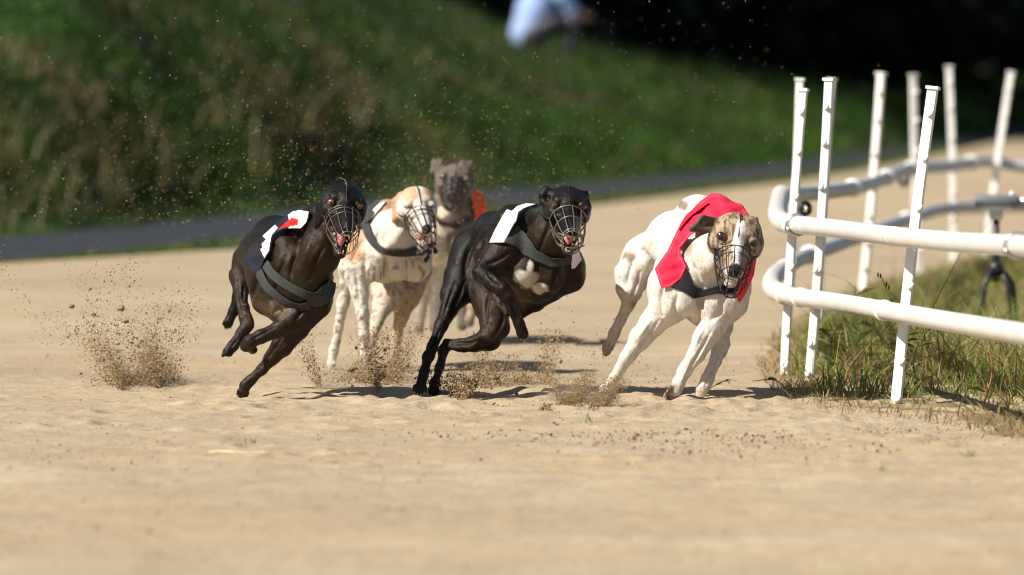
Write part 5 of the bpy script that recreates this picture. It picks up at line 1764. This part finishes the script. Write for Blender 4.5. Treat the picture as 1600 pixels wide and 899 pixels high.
tag(body, 'person in a pale blue shirt and dark trousers sitting on the bank', 'person')
S_ = Body()
S_.chain([(826, 40, 0, 28), (838, 5, 0, 29), (858, -42, 0, 31), (864, -56, 0, 22)], 10, None, 8)
for s in (-1, 1): S_.chain([(862, -50, s * 24, 16), (880, -18, s * 30, 13), (895, 8, s * 24, 11)], 8, None, 5)
build_body('shirt', S_, fig, body, M['shirt'], (.5, .6, .8), 1.9)
H_ = Body(); H_.ell((880, -110, 0), (19, 21, 19), None, 4); H_.ell((896, -92, 0), (14, 16, 22), None, 4, None, -1)
build_body('hair', H_, fig, body, M['hair'], (.03, .02, .015), 1.9)
# ------------------------------------------------------------------ thrown sand
OCT_V = np.array([(1, 0, 0), (-1, 0, 0), (0, 1, 0), (0, -1, 0), (0, 0, 1), (0, 0, -1)], float)
OCT_F = np.array([(0, 2, 4), (2, 1, 4), (1, 3, 4), (3, 0, 4), (2, 0, 5), (1, 2, 5), (3, 1, 5), (0, 3, 5)])


def grains(name, P, r, label, cat='sand spray', cols=None, smooth=False):
    n = len(P)
    V = OCT_V[None] * rng.uniform(0.55, 1.35, (n, 6, 1)) + rng.normal(0, .18, (n, 6, 3))
    A = rng.normal(0, 1, (n, 3, 3)); Qm, _ = np.linalg.qr(A)
    V = np.einsum('nij,njk->nik', V, Qm) * np.asarray(r)[:, None, None] + P[:, None, :]
    F = (OCT_F[None] + (np.arange(n) * 6)[:, None, None]).reshape(-1, 3)
    if cols is None: cols = pick(np.array([(0.40, 0.29, 0.165), (0.27, 0.19, 0.105), (0.46, 0.345, 0.20), (0.16, 0.115, 0.065)]), n, .2)  # shadow sides of the grains put into the darker tones
    o = mesh_np(name, V.reshape(-1, 3), F, M['grain'], None, np.repeat(cols, 6, 0), smooth)
    return tag(o, label, cat, kind='stuff')


def plume(px, py, w, h, n, Y, dy, rmin, rmax, label, lean=0.0, up=1.6, jets=9, heap=.22):
    """Spray thrown up from (px,py): jets that widen and thin out over a heap of crumbs."""
    w2 = w * .5
    k = rng.integers(0, jets, n)
    x0 = rng.uniform(-.75, .75, jets) * w2
    ang = np.clip(x0 / w2 * .55 + rng.normal(0, .35, jets), -1.2, 1.2)
    ln = h * rng.uniform(.35, 1.0, jets) * np.cos(ang * .6)
    dpt = rng.normal(0, dy, jets)
    t = rng.uniform(0, 1, n) ** (.75 + .45 * up)
    t = np.where(rng.uniform(0, 1, n) < .10, t * rng.uniform(1, 1.5, n), t)
    side = rng.normal(0, 1, n) * (2.5 + .11 * h * t)
    x = px + x0[k] + np.sin(ang[k]) * ln[k] * t + np.cos(ang[k]) * side + lean * t
    y = py - np.cos(ang[k]) * ln[k] * t + np.sin(ang[k]) * side * .6
    d = Y + dpt[k] + rng.normal(0, dy * .5, n) * (.4 + t)
    hp = rng.uniform(0, 1, n) < heap
    x = np.where(hp, px + rng.normal(0, .36, n) * w2, x)
    y = np.where(hp, py - np.abs(rng.normal(0, .11, n)) * h, np.minimum(y, py + 1))
    d = np.where(hp, Y + rng.normal(0, dy * .6, n), d)
    P = at(x, y, d)
    P[:, 2] = np.maximum(P[:, 2], 0.004)
    r = rmin * (rmax / rmin) ** rng.beta(.6, 3.4, n) * np.where(hp, 1.25, 1.0) * np.where(rng.uniform(0, 1, n) < .015, 1.8, 1)
    o = grains('sand_spray', P, r * Y / FPX, label)
    return o


YD = gy(627)
plume(212, 608, 170, 150, 18000, gy(606), .16, .6, 3.8, 'burst of sand thrown up behind the left black dog', lean=-30)
plume(190, 540, 330, 170, 1700, gy(606), .3, .8, 3.2, 'loose sand hanging in the air left of the left black dog', lean=-20, up=.2)
plume(570, 612, 215, 128, 18000, gy(600), .25, .6, 3.8, 'wide burst of sand at the feet of the tan and white dog', lean=10)
plume(714, 624, 50, 80, 2600, gy(624), .06, .9, 4.0, 'dark burst of sand at the hind feet of the middle black dog', lean=-8)
plume(815, 608, 140, 105, 10000, gy(604), .2, .6, 3.4, 'sand thrown up between the middle black dog and the white dog')
plume(915, 645, 112, 70, 24000, gy(640), .07, .5, 2.0, 'burst of fine sand around the front foot of the white dog', lean=8, up=.9)
plume(890, 648, 120, 25, 2600, gy(644), .08, 1.2, 4.6, 'low heap of clods below the burst at the white dog')
plume(620, 470, 220, 200, 1700, gy(565), .5, .6, 2.2, 'fine sand flying before the tan and white dog', up=.3)
plume(690, 430, 170, 230, 2600, 23.3, .35, .6, 2.0, 'dust veil of sand around the grey dog at the back', up=.2)
plume(930, 560, 110, 120, 160, gy(600), .2, .8, 2.4, 'few grains flying behind the hind leg of the white dog', up=.2)

# specks across the air before the bank
n = 3600
sx = rng.normal(520, 290, n); sy = 350 - np.abs(rng.normal(0, 120, n))
P = at(sx, sy, rng.uniform(20.3, 26, n)); P = P[P[:, 2] > .05]
grains('sand_spray', P, (.5 + 1.1 * rng.beta(1, 2.5, len(P))) * 21 / FPX, 'bright specks of sand floating before the dark bank', cols=pick(np.array([(0.34, 0.26, 0.13), (0.42, 0.32, 0.16)]), len(P), .2))
n = 700
P = at(rng.uniform(0, 1250, n), rng.uniform(0, 420, n), rng.uniform(20.2, 27, n)); P = P[P[:, 2] > .05]
grains('sand_spray', P, (.5 + 1.1 * rng.beta(1, 2.5, len(P))) * 21 / FPX, 'scattered specks of sand across the whole air above the track', cols=pick(np.array([(0.34, 0.26, 0.13), (0.42, 0.32, 0.16)]), len(P), .2))

# single clods large enough to tell apart
CL = [(188, 482, 5.5, 'largest pale clod of sand in the air left of the left black dog'), (146, 492, 3.6, 'dark clod flying at the upper left of the left sand burst'), (197, 502, 4, 'dark clod right above the left sand burst'), (112, 479, 4, 'small dark clod flying at the far left'),
      (165, 602, 6, 'broad clod at the left foot of the left sand burst'), (205, 606, 5.5, 'round clod at the foot of the left sand burst'), (790, 605, 5, 'clod falling at the left foot of the middle sand spray'), (548, 578, 5, 'dark clod at the left of the wide sand burst'),
      (775, 590, 5, 'small clod left of the middle sand spray'), (1450, 655, 5, 'small clod on the sand at the foot of the nearest post')]
for a, b, r, lab in CL:
    Y = min(gy(max(b, 606)), 20.6)
    c = at(a, b, Y); rr = r * Y / FPX
    mb = MB(); nu, nv = 10, 7
    mb.ball((0, 0, 0), 1, None, nu, nv)
    V = mb.V[0]; V = V * (1 + .34 * np.sin(V[:, :1] * 4 + a) * np.cos(V[:, 1:2] * 5 + b) + .2 * np.sin(V[:, 2:3] * 7 + V[:, :1] * 5 + a)) * np.array([1.25, 1, .8])
    mb.V[0] = V * rr + c
    col = np.tile(np.array((0.34, 0.245, 0.14)) * (0.7 if 'dark' in lab else 1), (len(V), 1))
    tag(mb.build('sand_clod', M['grain'], None, True, col), lab, 'clod', 'clods thrown up by the dogs')

# loose crumbs and pebbles lying on the track
n = 5500
pxs = rng.uniform(-30, 1640, n); pys = 560 + 340 * rng.uniform(0, 1, n) ** 1.4
rr = (0.0012 + 0.0055 * rng.beta(.6, 5.5, n))
P = np.array([ground_at(a, b) for a, b in zip(pxs, pys)]); P[:, 2] = .006 + rr * .4
grains('track_crumbs', P, rr, 'loose crumbs of soil scattered over the sand track', 'crumbs', cols=pick(np.array([(0.36, 0.26, 0.15), (0.2, 0.14, 0.085), (0.13, 0.10, 0.08), (0.44, 0.33, 0.2)]), n, .25))
n = 4200
pxs = rng.normal(1130, 220, n); pys = rng.normal(658, 26, n)
rr = (0.0015 + 0.007 * rng.beta(.8, 5, n)); P = np.array([ground_at(a, max(b, 600)) for a, b in zip(pxs, pys)]); P[:, 2] = .006 + rr * .3
grains('track_crumbs', P, rr, 'churned crumbs of sand in front of the white dog', 'crumbs')

# dust hanging around the two dogs at the back


def dust(px, py, Y, rx, ry, rz, dens, label, seed):
    c = at(px, py, Y)
    mb = MB(); mb.ball((0, 0, 0), 1, None, 24, 16)
    m = bpy.data.materials.new('dust'); m.use_nodes = True; nt = m.node_tree
    nt.nodes.remove(nt.nodes['Principled BSDF'])
    v = nt.nodes.new('ShaderNodeVolumePrincipled'); v.inputs['Color'].default_value = (.86, .72, .52, 1); v.inputs['Anisotropy'].default_value = .3
    co = coords(nt)
    ln = nt.nodes.new('ShaderNodeVectorMath'); ln.operation = 'LENGTH'; nt.links.new(co, ln.inputs[0])
    fall = nt.nodes.new('ShaderNodeMapRange'); fall.inputs[1].default_value = 1.0; fall.inputs[2].default_value = .15; fall.inputs[3].default_value = 0; fall.inputs[4].default_value = 1; fall.interpolation_type = 'SMOOTHSTEP'
    nt.links.new(ln.outputs['Value'], fall.inputs[0])
    nz = noise(nt, co, 2.6 + .3 * seed, 3, .6)
    nr_ = ramp(nt, nz, [(.36, 0.0), (.68, 1.0)])
    mu = nt.nodes.new('ShaderNodeMath'); mu.operation = 'MULTIPLY'; nt.links.new(fall.outputs[0], mu.inputs[0]); nt.links.new(nr_, mu.inputs[1])
    m2 = nt.nodes.new('ShaderNodeMath'); m2.operation = 'MULTIPLY'; nt.links.new(mu.outputs[0], m2.inputs[0]); m2.inputs[1].default_value = dens
    nt.links.new(m2.outputs[0], v.inputs['Density'])
    nt.links.new(v.outputs[0], nt.nodes['Material Output'].inputs['Volume'])
    o = mb.build('dust_cloud', m)
    o.location = c; o.scale = (rx, ry, rz)
    tag(o, label, 'dust', kind='stuff')


dust(668, 458, 22.4, .30, .45, .18, 1.5, 'pale dust cloud around the legs of the grey dog', 1)
dust(650, 330, 23.0, .36, .7, .24, 0.16, 'thin dust hanging above the dogs at the back', 2)
dust(905, 628, 19.75, .14, .16, .07, 16.0, 'soft puff of fine sand at the front foot of the white dog', 3)
dust(570, 585, 21.0, .22, .3, .09, 2.5, 'thin dust in the wide sand burst at the tan dog', 4)
dust(215, 590, 20.7, .17, .25, .08, 2.5, 'thin dust in the sand burst left of the pack', 5)
